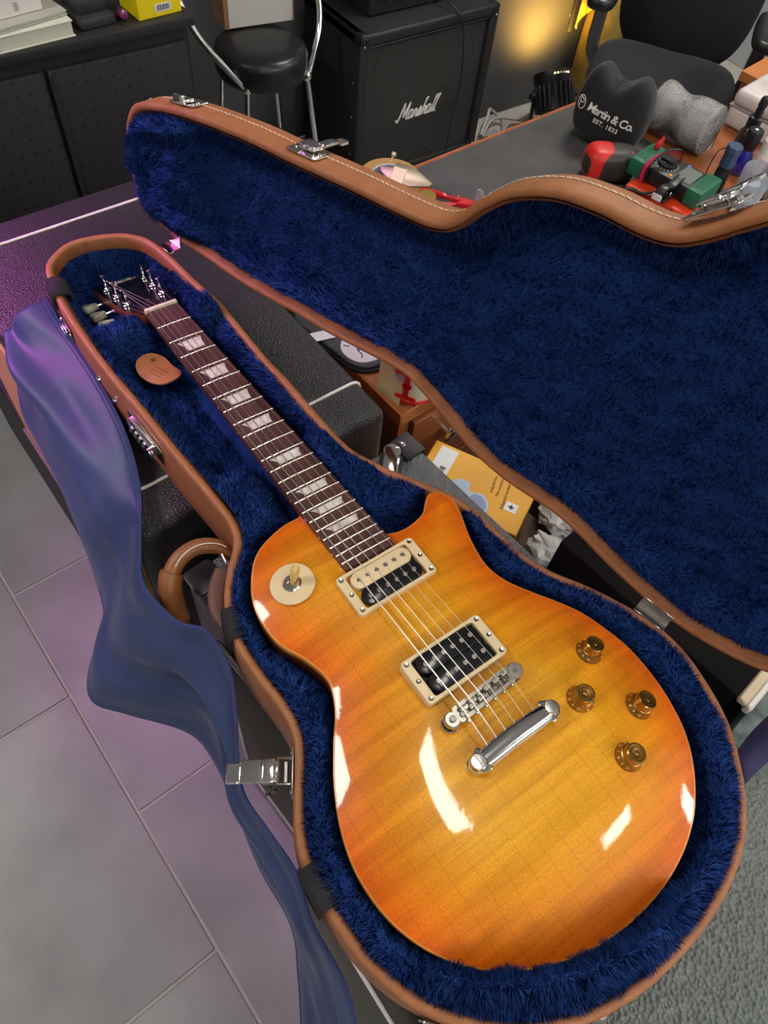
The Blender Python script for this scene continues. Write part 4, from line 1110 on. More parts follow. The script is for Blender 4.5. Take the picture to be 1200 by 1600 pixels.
# black case with pale edge
bk = thing('black_hard_case', 'flat-topped black case with cream and white edge beside the lid hinge', 'case', (.505, .268, 0), math.radians(7))
link('body', box((.262, .42, .84), (.131, .21, .42), .004, 2), mat('satin_black', (.005, .004, .004), .85, spec=.15), bk)
link('cream_edge', box((.012, .42, .010), (.268, .21, .835), .002, 1), mat('cream_edge_paint', (.62, .52, .34), .5), bk)
link('white_edge', box((.008, .42, .016), (.2775, .21, .830), .002, 1), PIPING, bk)
MARB = mat('green_marbled', (.030, .050, .045), .5, var=((.20, .25, .235), 45, 5))
mb = thing('marbled_box', 'green marbled box standing beyond the black case edge', 'box', (.79, .262, 0), math.radians(7))
link('body', box((.30, .36, .80), (.15, .18, .40), .003, 1), MARB, mb)
link('lid_rim', box((.304, .364, .012), (.15, .18, .79), .002, 1), mat('green_rim', (.05, .08, .07), .5), mb)

# ------------------------------------------------------------------ tools on the far end of the desk
MZ = DZ + .0032
BAGF = mat('black_canvas', (.011, .011, .012), .85, bump=(700, .4, .001), sheen=.2)
def bagfn(x, y, z):
    a = .078
    if z > 0: z *= .52 + .40 * min(abs(x) / (a * .72), 1) ** 2 * (3 - 2 * min(abs(x) / (a * .72), 1)) * (1.05 if x < 0 else .98)
    x *= 1 - .12 * max(z, 0) / .07
    y *= 1 - .30 * max(z, 0) / .07
    return (x, y, z)
bg = thing('neck_rest_bag', 'black canvas bean bag neck rest with white lettering on the desk mat', 'bean bag', (-.232, 1.128, MZ + .004), math.radians(21))
link('bag', xf(superell(.080, .052, .078, .55, .6, 64, 40, bagfn), Matrix.Translation((0, 0, .074))), BAGF, bg)
link('seam', tube([(-.004, -.030, .118), (-.004, 0, .122), (-.004, .030, .116)], .0012, 6, 16), BLACKM, bg)
LETW = mat('lettering_white', (.75, .74, .70), .6)
from mathutils.bvhtree import BVHTree
bagme = [c for c in bg.children if c.name.startswith('bag')][0].data
_bv = BVHTree.FromPolygons([v.co.copy() for v in bagme.vertices], [tuple(p.vertices) for p in bagme.polygons])
def on_bag(me, dx, dz, rot=0.0):
    c, s_ = math.cos(rot), math.sin(rot)
    for v in me.vertices:
        px, pz = dx + v.co.x * c - v.co.y * s_, dz + v.co.x * s_ + v.co.y * c
        h = _bv.ray_cast(Vector((px, -.3, pz)), Vector((0, 1, 0)))
        yy = h[0].y if h[0] else -.045
        v.co = Vector((px, yy - .0006 - v.co.z, pz))
    return me
def fine(me):
    bm = bmesh.new(); bm.from_mesh(me); bmesh.ops.triangulate(bm, faces=bm.faces)
    bmesh.ops.subdivide_edges(bm, edges=[e for e in bm.edges if e.calc_length() > .004], cuts=2, use_grid_fill=True)
    bmesh.ops.triangulate(bm, faces=bm.faces); bm.to_mesh(me); bm.free(); return me
link('lettering', on_bag(fine(text_mesh('Martin & Co.', .0235, .0003, .12, .86, off=.0004)), .010, .070, -.10), LETW, bg)
link('lettering', on_bag(fine(text_mesh('EST. 1833', .0125, .0003, 0, 1.15, off=.0003)), .006, .051, -.10), LETW, bg)
link('emblem_ring', on_bag(frame_mesh([(.010 * math.cos(a), .0135 * math.sin(a)) for a in np.linspace(0, 2 * PI, 24, endpoint=False)], [(.0082 * math.cos(a), .0117 * math.sin(a)) for a in np.linspace(0, 2 * PI, 24, endpoint=False)], 0, .0003), -.060, .076), LETW, bg)
link('emblem_stroke', on_bag(join(tube([(-.004, -.009, 0), (-.004, .009, 0)], .0009, 5, 8), tube([(-.004, .009, 0), (.004, .006, 0), (.004, .001, 0), (-.004, 0, 0)], .0009, 5, 12)), -.060, .076), LETW, bg)
# rolled towel
TOW = mat('grey_towel', (.46, .45, .44), .95, var=((.56, .55, .54), 300))
n = 70; Pt = np.stack([np.linspace(-.228, -.085, n), np.linspace(1.268, 1.292, n), np.full(n, .798)], 1)
s_ = np.linspace(0, 1, n)
rad = (.050 - .009 * np.sin(PI * np.clip((s_ - .1) / .6, 0, 1)) ** 2) * np.clip(np.minimum(s_ / .035, (1 - s_) / .02), .0, 1) ** .4
tw_ = thing('rolled_towel', 'grey terry towel rolled up behind the tools on the desk', 'towel', (-.13, 1.28, MZ))
tow_me = tube(Pt, rad, 28); link('roll', tow_me, TOW, tw_, True)
_tv = np.array([v.co for v in tow_me.vertices]); _tt = []
for p_ in tow_me.polygons:
    vv_ = list(p_.vertices)
    for k in range(1, len(vv_) - 1): _tt.append((vv_[0], vv_[k], vv_[k + 1]))
o = link('terry_loops', pile(_tv, np.array(_tt), 52000, .0022, .0013, .08, 9, .008), TOW, tw_, True); o['kind'] = 'stuff'
# red and black tool
rt = thing('laser_level', 'black and red rounded tool lying left of the multimeter', 'tool', (-.128, 1.030, MZ), math.radians(62))
link('housing', xf(superell(.058, .034, .032, .6, .7, 36, 20), Matrix.Translation((0, 0, .033))), mat('warm_black', (.032, .027, .025), .45), rt)
RED = mat('red_plastic', (.62, .022, .018), .4)
link('red_shell', xf(superell(.050, .0345, .0325, .6, .7, 36, 20, lambda x, y, z: (x * .7 - .022, y if y > -.01 else y * 1.02, z)), Matrix.Translation((0, .003, .0335))), RED, rt)
link('button', cyl(.006, .004, (.030, -.016, .058), (0, -.4, 1), 16, .001), RED, rt)
# screwdriver
sd = thing('screwdriver', 'short lime green screwdriver on the desk mat', 'screwdriver', (-.135, .945, MZ + .011), math.radians(38))
link('handle', lathe([(0, -.028), (.008, -.026), (.0105, -.015), (.0095, 0), (.0110, .014), (.0080, .022), (.005, .024)], 16, (0, 0, 0), (1, 0, 0), 40, .05), mat('lime_plastic', (.55, .62, .02), .35), sd)
link('shaft', cyl(.003, .04, (.022, 0, 0), (1, 0, 0), 12, .0006), CHROME, sd)
# red orange case under the meter
rb = thing('red_tool_case', 'orange red plastic case under the multimeter', 'case', (.005, 1.060, MZ), math.radians(14))
link('lower_shell', box((.150, .085, .016), (0, 0, .008), .003, 2), mat('dark_red_black', (.02, .015, .015), .4), rb)
link('upper_shell', box((.150, .085, .018), (0, 0, .025), .004, 2), mat('orange_red', (.72, .055, .012), .38), rb)
link('latch', box((.020, .005, .014), (.02, -.045, .020), .001, 1), BLACKP, rb)
# multimeter
mmr = math.radians(10)
me_ = thing('multimeter', 'black multimeter in green holster with red test leads', 'multimeter', (-.012, 1.082, MZ + .0345), mmr)
link('body', box((.150, .076, .030), (0, 0, .017), .004, 2), mat('meter_black', (.014, .015, .015), .4), me_)
GRN = mat('holster_green', (.010, .125, .060), .5, bump=(60, .1, .001))
for sx in (-1, 1):
    h_ = link('holster_end', box((.034, .086, .036), (sx * .066, 0, .018), .006, 2), GRN, me_)
    for q in range(5): link('grip_rib', box((.0022, .060, .002), (sx * .066 - .008 + q * .004, 0, .0362), .0006, 1), GRN, h_)
link('display', box((.036, .056, .002), (.028, 0, .0325), .0006, 1), mat('lcd_grey', (.16, .18, .16), .2), me_)
link('dial', join(cyl(.018, .006, (-.022, 0, .031), None, 28, .001), box((.032, .005, .005), (-.022, 0, .0385), .001, 1)), BLACKP, me_)
link('dial_marks', join(*[box((.0035, .0012, .0003), (-.022 + .023 * math.cos(a), .023 * math.sin(a), .0321), 0, 1, Matrix.Rotation(a, 4, 'Z')) for a in np.linspace(0, 2 * PI, 20, endpoint=False)]), LETW, me_)
for (bx_, by_, cc) in ((.004, -.030, (.70, .26, .01)), (.012, .030, (.08, .16, .55))):
    link('button', box((.008, .007, .003), (bx_, by_, .0325), .001, 1), mat('btn%.2f' % cc[0], cc, .4), me_)
PINK = mat('lead_red', (.62, .015, .09), .35)
for k in range(3):
    o_ = .004 * k
    link('test_lead', tube([(-.044 + o_, -.046, .004), (-.046 + o_, -.044, .034), (-.036 + o_, -.016, .052 + o_), (-.020 + o_, .016, .052 + o_), (-.016, .046, .030), (-.020, .050, .004)], .0022, 8, 40), PINK if k < 2 else BLACKP, me_)
link('probe_tip', lathe([(.003, 0), (.006, .004), (.0065, .014), (.004, .018), (.003, .026)], 14, (-.064, .020, .036), (.2, .3, 1)), mat('probe_red', (.62, .02, .03), .35), me_)
# spring clamps
def clamp(name, label, loc, rz, tilt):
    c = thing(name, label, 'clamp', loc, rz)
    Mx = Matrix.Translation((0, 0, .026)) @ Matrix.Rotation(tilt, 4, 'X')
    for sy in (-1, 1):
        jaw = prism(spline([(-.030, sy * .004), (-.010, sy * .010), (.010, sy * .006), (.036, sy * .016), (.038, sy * .021), (.010, sy * .012), (-.012, sy * .016), (-.031, sy * .008)], 40, True), -.009, .009, .0015, 2)
        link('jaw', xf(jaw, Mx), BLACKP, c)
    link('pad', xf(box((.004, .012, .020), (-.032, 0, 0), .001, 1), Mx), WHITEP, c)
    link('pivot', xf(cyl(.004, .022, (0, 0, -.011), None, 14, .001), Mx), CHROME, c)
    return c
clamp('spring_clamp', 'black spring clamp lying flat by the hex key holder', (-.020, .990, MZ + .004), math.radians(40), 1.0)
clamp('spring_clamp', 'black spring clamp standing against the green multimeter', (.022, 1.022, MZ + .030), math.radians(95), 1.5)
# hex key holder
BLUE = mat('blue_plastic', (.020, .055, .42), .4)
hk = thing('hex_key_holder', 'blue plastic holder full of steel hex keys at the desk edge', 'hex key set', (.038, .972, MZ), math.radians(35))
link('holder', box((.085, .050, .010), (0, 0, .005), .002, 1), BLUE, hk)
for k in range(7):
    link('rib', box((.008, .046, .008), (-.036 + k * .012, 0, .013), .0015, 1), BLUE, hk)
    link('hex_key', tube([(-.036 + k * .012, -.055 - .003 * k, .018), (-.036 + k * .012, .020, .018), (-.036 + k * .012, .026, .022), (-.036 + k * .012, .027, .036)], .0012 + .0003 * k, 6), CHROME, hk)
# torch
BLA = mat('blue_anodised', (.10, .15, .27), .3, .7)
tr = thing('torch', 'slim dark blue metal torch standing behind the clear cup', 'torch', (.030, 1.185, MZ))
link('barrel', lathe([(.0125, 0), (.0140, .003), (.0140, .060), (.0128, .062), (.0128, .066), (.0142, .068)], 28), mat('torch_black', (.02, .022, .026), .35, .3), tr)
link('head', lathe([(.0142, .068), (.0145, .085), (.0135, .088), (.0150, .094), (.0155, .108), (.0140, .110)], 28), BLA, tr)
link('lens', lathe([(.0138, .1085), (.0120, .1075), (0, .1070)], 24), mat('torch_lens', (.35, .40, .62), .15, coat=1), tr)
for k in range(5): link('knurl', lathe([(.0141, .015 + k * .008), (.0147, .016 + k * .008), (.0147, .019 + k * .008), (.0141, .020 + k * .008)], 28), BLACKP, tr)
link('lanyard', tube([(-.014, -.006, .100), (-.026, -.008, .085), (-.030, -.006, .045), (-.022, -.010, .010), (-.018, -.012, .003)], .0011, 6, 30), BLACKP, tr)
# clear cup lying over a spray cap
CLEAR = mat('frosted_clear', (.72, .78, .84), .18, trans=.75, ior=1.25, spec=.4)
cp = thing('plastic_cup', 'translucent plastic cap standing at the desk edge in front of the bottles', 'cup', (.085, 1.215, MZ))
link('cup_wall', lathe([(.026, 0), (.0275, .002), (.030, .082), (.0285, .084), (.0262, .004), (.024, .0025), (0, .0025)], 40), CLEAR, cp)
link('inner_nozzle', lathe([(.016, .004), (.0165, .020), (.010, .024), (.010, .036), (.016, .038), (.016, .052), (.006, .056), (0, .056)], 28), mat('cap_white', (.75, .76, .78), .35), cp)
link('blue_liquid', lathe([(.0245, .003), (.0250, .014), (0, .0142)], 30), mat('pale_blue_gel', (.20, .48, .62), .3), cp)
# bottles
def bottle(name, label, loc, parts):
    b = thing(name, label, 'bottle', loc)
    for nm_, pr_, m_ in parts: link(nm_, lathe(pr_, 26), m_, b)
    return b
COBALT = mat('cobalt_glass', (.010, .012, .25), .1, coat=1)
bottle('spray_bottle', 'tall dark spray bottle with black pump behind the towel end', (-.035, 1.345, MZ), [('body', [(.018, 0), (.020, .003), (.020, .062), (.012, .074)], mat('amber_dark', (.03, .014, .01), .2, coat=1)), ('collar', [(.014, .074), (.0145, .076), (.0145, .094), (.012, .096)], BLACKP), ('pump', [(.0075, .096), (.0085, .106), (.0075, .116), (.0095, .118), (.0085, .132), (.006, .136), (0, .1365)], BLACKP)])
bottle('dropper_bottle', 'cobalt blue bottle with wide black cap', (-.005, 1.310, MZ), [('body', [(.017, 0), (.019, .003), (.019, .040), (.013, .052)], COBALT), ('cap', [(.015, .052), (.0165, .054), (.0165, .090), (.015, .092), (0, .0922)], BLACKP), ('cap_dot', [(.004, .0923), (.0025, .0932), (0, .0933)], WHITEP)])
bottle('glue_bottle', 'white squeeze bottle with pale cap right of the blue bottle', (.028, 1.325, MZ), [('body', [(.015, 0), (.0165, .003), (.0165, .048), (.010, .060)], mat('milky_pink', (.60, .50, .46), .35)), ('cap', [(.0125, .058), (.013, .060), (.013, .082), (.008, .086), (.007, .100), (.004, .104), (0, .1045)], WHITEP)])
bottle('paint_bottle', 'small black bottle with red label at the right frame edge', (.050, 1.352, MZ), [('body', [(.020, 0), (.022, .003), (.022, .042), (.013, .054)], BLACKP), ('label', [(.0222, .012), (.0224, .013), (.0224, .034), (.0222, .035)], mat('label_red', (.45, .02, .05), .4)), ('cap', [(.0135, .054), (.0135, .074), (.010, .076), (0, .0762)], WHITEP)])
sm = thing('steel_block', 'small grey metal block behind the clear cap', 'block', (.105, 1.300, MZ), math.radians(20))
link('block', box((.05, .035, .030), (0, 0, .015), .002, 1), mat('grey_metal', (.30, .30, .31), .4, .6), sm)
link('groove', box((.05, .006, .004), (0, 0, .030), .0005, 1), STEELD, sm)
nt_ = link('note_pad', xf(box((.10, .07, .006), (0, 0, .003), .0005, 1), Matrix.Translation((.125, 1.22, MZ)) @ Matrix.Rotation(.3, 4, 'Z')), mat('pad_cream', (.70, .62, .45), .6)); tag(nt_, 'cream paper pad under the clear cap', 'note pad')
# white storage case at the back
wc = thing('storage_case', 'white plastic storage case standing behind the bottles', 'case', (-.02, 1.570, DZ + .0008), math.radians(8))
WC = mat('off_white_case', (.66, .60, .57), .45)
link('lower_body', box((.30, .22, .045), (0, 0, .0225), .010, 3), WC, wc)
link('upper_lid', box((.302, .222, .036), (0, 0, .064), .014, 3), WC, wc)
link('seam_line', box((.3035, .2235, .003), (0, 0, .0460), .001, 1), mat('seam_grey', (.35, .32, .31), .6), wc)
link('catch', box((.05, .006, .03), (.0, -.113, .046), .002, 1), WC, wc)
yc = thing('glue_jar', 'yellow and black labelled jar on top of the white case', 'jar', (-.095, 1.565, DZ + .0822))
link('jar', lathe([(.026, 0), (.030, .003), (.030, .045), (.024, .050)], 28), BLACKP, yc)
link('label', lathe([(.0302, .008), (.0305, .009), (.0305, .034), (.0302, .035)], 28), mat('label_yellow', (.75, .60, .02), .4), yc)
link('cap', lathe([(.025, .050), (.026, .052), (.026, .066), (.023, .068), (0, .0682)], 28), BLACKP, yc)
# tape rolls, calliper and red pliers at the near corner of the desk
tp_ = thing('tape_roll', 'tan tape roll lying at the desk corner under the calliper', 'tape', (-.290, .585, DZ), 0)
link('tape', lathe([(.038, 0), (.058, 0), (.058, .048), (.038, .048), (.038, 0)], 44, (0, 0, 0), None, 30), mat('tan_tape', (.42, .24, .085), .4), tp_)
link('core', lathe([(.034, .0), (.0385, .0), (.0385, .0485), (.034, .0485), (.034, 0)], 40, (0, 0, 0), None, 30), mat('core_grey', (.45, .45, .47), .6), tp_)
ts = thing('tape_roll', 'small blue tape spool inside the tan tape roll', 'tape', (-.287, .592, DZ), 0)
link('spool', lathe([(.012, 0), (.028, 0), (.029, .003), (.029, .050), (.012, .050), (.012, 0)], 32, (0, 0, 0), None, 30), mat('dusk_blue', (.10, .12, .22), .45), ts)
link('hub', lathe([(.006, .04), (.011, .050), (.011, .054), (0, .055)], 20), mat('hub_red', (.6, .03, .04), .4), ts)
CAL = mat('calliper_steel', (.48, .43, .30), .45, .9)
ca = thing('calliper', 'steel calliper with pointed jaw leaning on the tape rolls', 'calliper', (-.262, .592, DZ + .062), math.radians(25))
Mx = Matrix.Rotation(.75, 4, 'X') @ Matrix.Rotation(-.10, 4, 'Y')
link('jaw', xf(prism([(-.045, -.008), (-.030, -.014), (.020, -.016), (.060, -.004), (.064, .004), (.020, .018), (-.020, .018), (-.026, .006), (-.052, .002)], -.003, .003, .0012, 2), Mx), CAL, ca)
link('slide', xf(box((.030, .062, .008), (-.008, -.020, 0), .0015, 1), Mx), CAL, ca)
link('scale_plate', xf(box((.024, .034, .001), (-.008, -.036, .0048), .0003, 1), Mx), mat('etched_plate', (.52, .52, .48), .45, bump=(900, .6, .001), var=((.30, .30, .28), 500)), ca)
link('thumb_screw', xf(lathe([(.002, 0), (.002, .008), (.005, .010), (.005, .016), (0, .017)], 14, (-.035, .016, 0), (0, 1, 0)), Mx), CAL, ca)
plr = thing('pliers', 'red handled pliers lying on the desk mat behind the lid', 'pliers', (-.205, .672, MZ), math.radians(48))
REDB = mat('bright_red_grip', (.72, .015, .025), .3, coat=.4)
for sy in (-1, 1):
    link('handle', tube([(.012, sy * .004, .012), (-.020, sy * .016, .012), (-.060, sy * .026, .011), (-.088, sy * .018, .010)], [.0045] * 8 + [.0062] * 16 + [.0055] * 6, 10, 30), REDB, plr)
    link('jaw', xf(prism([(0, sy * .001), (.012, sy * .010), (.030, sy * .010), (.050, sy * .003), (.050, sy * .0005)], .006, .018, .001, 1), Matrix.Identity(4)), REDB, plr)
link('pivot', cyl(.008, .022, (.010, 0, .002), None, 18, .001), mat('red_boss', (.60, .012, .02), .35), plr)
link('bolt', lathe([(.004, .024), (.0035, .026), (0, .0265)], 14, (.010, 0, 0)), CHROME, plr)
jar = thing('small_pot', 'small brass coloured pot beside the red pliers', 'pot', (-.232, .632, DZ), 0)
link('pot', lathe([(.016, 0), (.018, .002), (.018, .026), (.016, .028), (0, .0282)], 24), mat('olive_brass', (.35, .24, .05), .35, .4), jar)
fl = link('clear_offcut', crumple(.018, 12, .6, .4, 1.3), mat('clear_film', (.65, .62, .60), .2, trans=.6)); fl.location = (-.172, .712, MZ + .022); tag(fl, 'curled scrap of clear film standing by the red pliers', 'film scrap')

# ------------------------------------------------------------------ black shelf unit with perforated doors
SHB = mat('black_steel_cabinet', (.018, .018, .019), .5)
def perforated():
    m = mat('perforated_steel', (.014, .014, .015), .55)
    nt = m.node_tree; b = nt.nodes['Principled BSDF']
    tc_ = nt.nodes.new('ShaderNodeTexCoord'); sp = nt.nodes.new('ShaderNodeVectorMath'); sp.operation = 'SCALE'; sp.inputs['Scale'].default_value = 1 / .032
    nt.links.new(tc_.outputs['Object'], sp.inputs[0])
    fr_ = nt.nodes.new('ShaderNodeVectorMath'); fr_.operation = 'FRACTION'; nt.links.new(sp.outputs[0], fr_.inputs[0])
    sx = nt.nodes.new('ShaderNodeSeparateXYZ'); nt.links.new(fr_.outputs[0], sx.inputs[0])
    cb = nt.nodes.new('ShaderNodeCombineXYZ'); nt.links.new(sx.outputs['Y'], cb.inputs[0]); nt.links.new(sx.outputs['Z'], cb.inputs[1])
    ds = nt.nodes.new('ShaderNodeVectorMath'); ds.operation = 'DISTANCE'; ds.inputs[1].default_value = (.5, .5, 0); nt.links.new(cb.outputs[0], ds.inputs[0])
    rp = nt.nodes.new('ShaderNodeValToRGB'); rp.color_ramp.elements[0].position = .10; rp.color_ramp.elements[1].position = .14
    rp.color_ramp.elements[0].color = (.002, .002, .002, 1); rp.color_ramp.elements[1].color = (.017, .016, .017, 1)
    nt.links.new(ds.outputs['Value'], rp.inputs[0]); nt.links.new(rp.outputs[0], b.inputs['Base Color'])
    bp = nt.nodes.new('ShaderNodeBump'); bp.inputs['Strength'].default_value = .6; bp.inputs['Distance'].default_value = .003
    nt.links.new(rp.outputs[0], bp.inputs['Height']); nt.links.new(bp.outputs[0], b.inputs['Normal'])
    return m
PERF = perforated()
SZ = .775
shf = thing('steel_cabinet', 'black metal cabinet with perforated doors along the back wall', 'cabinet', (-1.05, .555, 0))
link('carcass', box((.38, 1.10, SZ - .022), (-.205, -.55, (SZ - .022) / 2), .003, 1), SHB, shf)
link('top', box((.40, 1.12, .022), (-.20, -.55, SZ - .011), .003, 2), SHB, shf)
for k in range(3):
    y1 = -.018 - k * .345
    dd = link('door', box((.016, .335, SZ - .07), (-.006, y1 - .1675, (SZ - .07) / 2 + .02), .0025, 2), PERF, shf)
    link('door_edge', box((.004, .010, SZ - .08), (.003, y1 - .330, (SZ - .07) / 2 + .02), .001, 1), SHB, dd)
# things on top of the cabinet
PAGE = mat('page_edges', (.62, .62, .50), .7, bump=(600, .3, .001), stretch=(1, 1, 30))
def book(name, label, loc, rz, sx, sy, sz, mc, grp):
    b = thing(name, label, 'book', loc, rz, grp)
    link('pages', box((sx - .006, sy - .006, sz - .006), (0, 0, sz / 2), .0008, 1), PAGE, b)
    link('cover', join(box((sx, sy, .003), (0, 0, .0015), .0008, 1), box((sx, sy, .003), (0, 0, sz - .0015), .0008, 1), box((.003, sy, sz), (-sx / 2 + .0015, 0, sz / 2), .0008, 1)), mc, b)
    return b
book('book', 'thick cream paperback at the bottom of the stack on the black cabinet', (-1.125, .185, SZ), math.radians(4), .13, .20, .032, mat('cover_cream', (.66, .66, .56), .5), 'books on the cabinet')
book('book', 'thin grey magazine in the middle of the stack on the black cabinet', (-1.135, .195, SZ + .033), math.radians(10), .12, .17, .010, mat('cover_grey', (.42, .41, .36), .5), 'books on the cabinet')
bx1 = thing('white_carton', 'white carton on top of the book stack on the cabinet', 'box', (-1.15, .165, SZ + .0435), math.radians(8))
link('carton', box((.10, .15, .045), (0, 0, .0225), .0015, 1), mat('carton_white', (.72, .68, .64), .55), bx1)
link('printed_code', join(*[box((.0004, .010, .0012 + .0004 * (k % 2)), (.0503, .018, .010 + .0028 * k)) for k in range(6)]), mat('code_grey', (.28, .27, .26), .6), bx1)
hp1 = thing('hole_punch', 'dark grey hole punch on the cabinet between books and yellow box', 'hole punch', (-1.13, .345, SZ), math.radians(6))
DG = mat('dark_grey_plastic', (.035, .035, .038), .45)
link('base', box((.10, .085, .022), (0, 0, .011), .006, 2), DG, hp1)
link('lever', box((.085, .070, .030), (-.012, 0, .040), .007, 2, Matrix.Rotation(.12, 4, 'Y')), DG, hp1)
link('hinge_pin', cyl(.004, .08, (-.040, -.04, .030), (0, 1, 0), 12), STEELD, hp1)
pm = thing('purple_marker', 'glossy purple marker cap beside the hole punch', 'marker', (-1.100, .412, SZ + .011))
link('barrel', lathe([(0, -.022), (.008, -.020), (.0105, -.012), (.0105, .014), (.009, .020), (0, .022)], 20, (0, 0, 0), (.9, -.1, .25)), mat('purple_gloss', (.16, .012, .10), .25, coat=.8), pm)
link('clip', box((.030, .003, .002), (0, 0, .011), .0006, 1), mat('purple_gloss2', (.13, .01, .085), .3), pm)
yb2 = thing('yellow_carton', 'bright yellow carton with barcode on the cabinet end', 'box', (-1.120, .492, SZ + .0005), math.radians(4))
link('carton', box((.09, .110, .10), (0, 0, .05), .0012, 1), mat('bright_yellow', (.82, .66, .003), .45), yb2)
link('label', box((.0006, .042, .017), (.0453, .008, .018)), WHITEP, yb2)
link('barcode', join(*[box((.0004, .0010 + .0008 * (k % 3 == 0), .011), (.0458, -.006 + .0026 * k, .018)) for k in range(12)]), BLACKP, yb2)
link('printed_scribble', xf(join(*[tube([(0, -.03 + .006 * k, .050 + .003 * k), (0, -.005 + .004 * k, .058 + .004 * k), (0, .012 + .002 * k, .072 + .004 * k)], .0007, 5, 10) for k in range(4)]), Matrix.Translation((.0452, 0, -.008))), BLACKP, yb2)

# ------------------------------------------------------------------ bar stool with a box on it
VIN = mat('black_vinyl', (.012, .012, .013), .32, bump=(300, .08, .001))
stl = thing('bar_stool', 'chrome bar stool with round black vinyl seat in front of the wall', 'stool', (-1.375, .915, 0))
link('seat', lathe([(0, .425), (.120, .425), (.132, .432), (.140, .450), (.142, .490), (.136, .508), (.120, .518), (.07, .523), (0, .524)], 48), VIN, stl)
FL = [(.080, -.097), (.093, .106), (-.085, .09), (-.085, -.09)]
for k, (lx, ly) in enumerate(FL):
    link('leg', tube([(lx, ly, .440), (lx * 1.10, ly * 1.15, .30), (lx * 1.25, ly * 1.5, .0)], .0085, 12, 20), CHROME, stl)
    link('clasp', lathe([(.010, -.012), (.014, -.006), (.014, .006), (.010, .012)], 18, (lx, ly, .438), (.2, .5 if ly > 0 else -.5, 1)), CHROME, stl)
link('arm_tube', tube([(.080, -.097, .438), (.060, -.150, .500), (.025, -.215, .590), (-.030, -.240, .700), (-.10, -.20, .78), (-.16, -.08, .80)], .0095, 12, 50), CHROME, stl)
link('arm_tube', tube([(.093, .106, .432), (.060, .150, .480), (.030, .190, .540), (-.010, .205, .620), (-.08, .19, .74), (-.15, .08, .80)], .0095, 12, 50), CHROME, stl)
link('foot_ring', tube([(.11 * math.cos(a) * 1.1, .125 * math.sin(a) * 1.1, .17) for a in np.linspace(0, 2 * PI, 24, endpoint=False)], .007, 10, 60, closed=True), CHROME, stl)
bxs = thing('shipping_box', 'brown cardboard box with white front standing on the bar stool', 'box', (-1.500, .966, .5245), math.radians(-8))
KR = mat('kraft_card', (.24, .125, .060), .7, var=((.28, .15, .075), 10))
link('carton', box((.10, .225, .16), (0, 0, .08), .0015, 1), KR, bxs)
link('white_face', box((.002, .205, .156), (.0507, .004, .081), .0005, 1), mat('white_board', (.50, .51, .47), .6), bxs)

# ------------------------------------------------------------------ guitar cabinet with head
CABT = mat('cab_tolex', (.016, .016, .017), .5, bump=(380, .4, .0014), voro='F1')
CABG = mat('cab_grille', (.030, .029, .027), .85, bump=(700, .4, .001))
mc = thing('guitar_cabinet', 'black guitar speaker cabinet with white script logo by the wall', 'speaker cabinet', (-1.25, 1.480, 0))
CW, CH, CD = .572, .527, .33
link('shell', join(box((CD, .036, CH), (-CD / 2, -CW / 2 + .018, CH / 2), .008, 3), box((CD, .036, CH), (-CD / 2, CW / 2 - .018, CH / 2), .008, 3), box((CD, CW, .034), (-CD / 2, 0, CH - .017), .008, 3), box((CD, CW, .030), (-CD / 2, 0, .035), .006, 2), box((.02, CW - .02, CH - .06), (-CD + .012, 0, CH / 2), 0)), CABT, mc)
link('grille', box((.008, CW - .072, CH - .085), (-.020, 0, CH / 2 + .008), .001, 1), CABG, mc)
link('top_lip', tube([(-.008, -CW / 2 + .03, CH - .040), (-.008, CW / 2 - .03, CH - .040)], .004, 8), BLACKP, mc)
for sy in (-1, 1):
    for (zz, nm_) in ((CH - .016, 'corner_cap'), (.036, 'corner_cap')):
        cc_ = link(nm_, box((.046, .046, .046), (-.021, sy * (CW / 2 - .021), zz - (.005 if zz > .2 else -.005)), .016, 4), BLACKP, mc)
        link('corner_screw', lathe([(.004, 0), (.003, .0016), (0, .002)], 12, (.0015, sy * (CW / 2 - .016), zz - .016 if zz > .2 else zz + .014), (1, 0, 0)), CHROME, cc_)
for zz in (.14, .27, .38):
    link('side_screw', lathe([(.004, 0), (.003, .0016), (0, .002)], 12, (-.03, -CW / 2 - .0002, zz), (0, -1, 0)), CHROME, mc)
lg = script(MARSHALL, .058, .0031, .8, .30)
lg.transform(frame3((-.0145, -.099, .214), (0, 1, 0), (0, 0, 1)))
tag(link('script_logo', lg, mat('logo_white', (.74, .74, .70), .4), mc), 'white raised script logo')
for sy in (-1, 1):
    for zz in (.15, .39):
        link('speaker_ring', xf(frame_mesh([(.098 * math.cos(a), .098 * math.sin(a)) for a in np.linspace(0, 2 * PI, 36, endpoint=False)], [(.088 * math.cos(a), .088 * math.sin(a)) for a in np.linspace(0, 2 * PI, 36, endpoint=False)], 0, .001), frame3((-.0158, sy * .118, zz), (0, 1, 0), (0, 0, 1))), mat('cab_grille_raised', (.034, .033, .031), .85), mc)
hd = thing('amplifier_head', 'black amplifier head standing on the guitar cabinet', 'amplifier', (-1.345, 1.50, CH + .001))
link('shell', box((.22, .42, .20), (-.11, 0, .10), .008, 3), CABT, hd)
link('front_panel', box((.004, .38, .14), (.0, 0, .10), .001, 1), BLACKP, hd)
for k in range(5): link('control_knob', lathe([(.009, 0), (.008, .012), (0, .013)], 16, (.002, -.14 + .07 * k, .05), (1, 0, 0)), STEELD, hd)
o = link('signal_cable', tube([(-1.33, 1.555, .560), (-1.248, 1.578, .530), (-1.236, 1.600, .480), (-1.238, 1.625, .320), (-1.236, 1.610, .170), (-1.232, 1.600, .02), (-1.20, 1.55, .006)], .0028, 8, 60), BLACKP); tag(o, 'thin black cable hanging down the front of the guitar cabinet', 'cable')

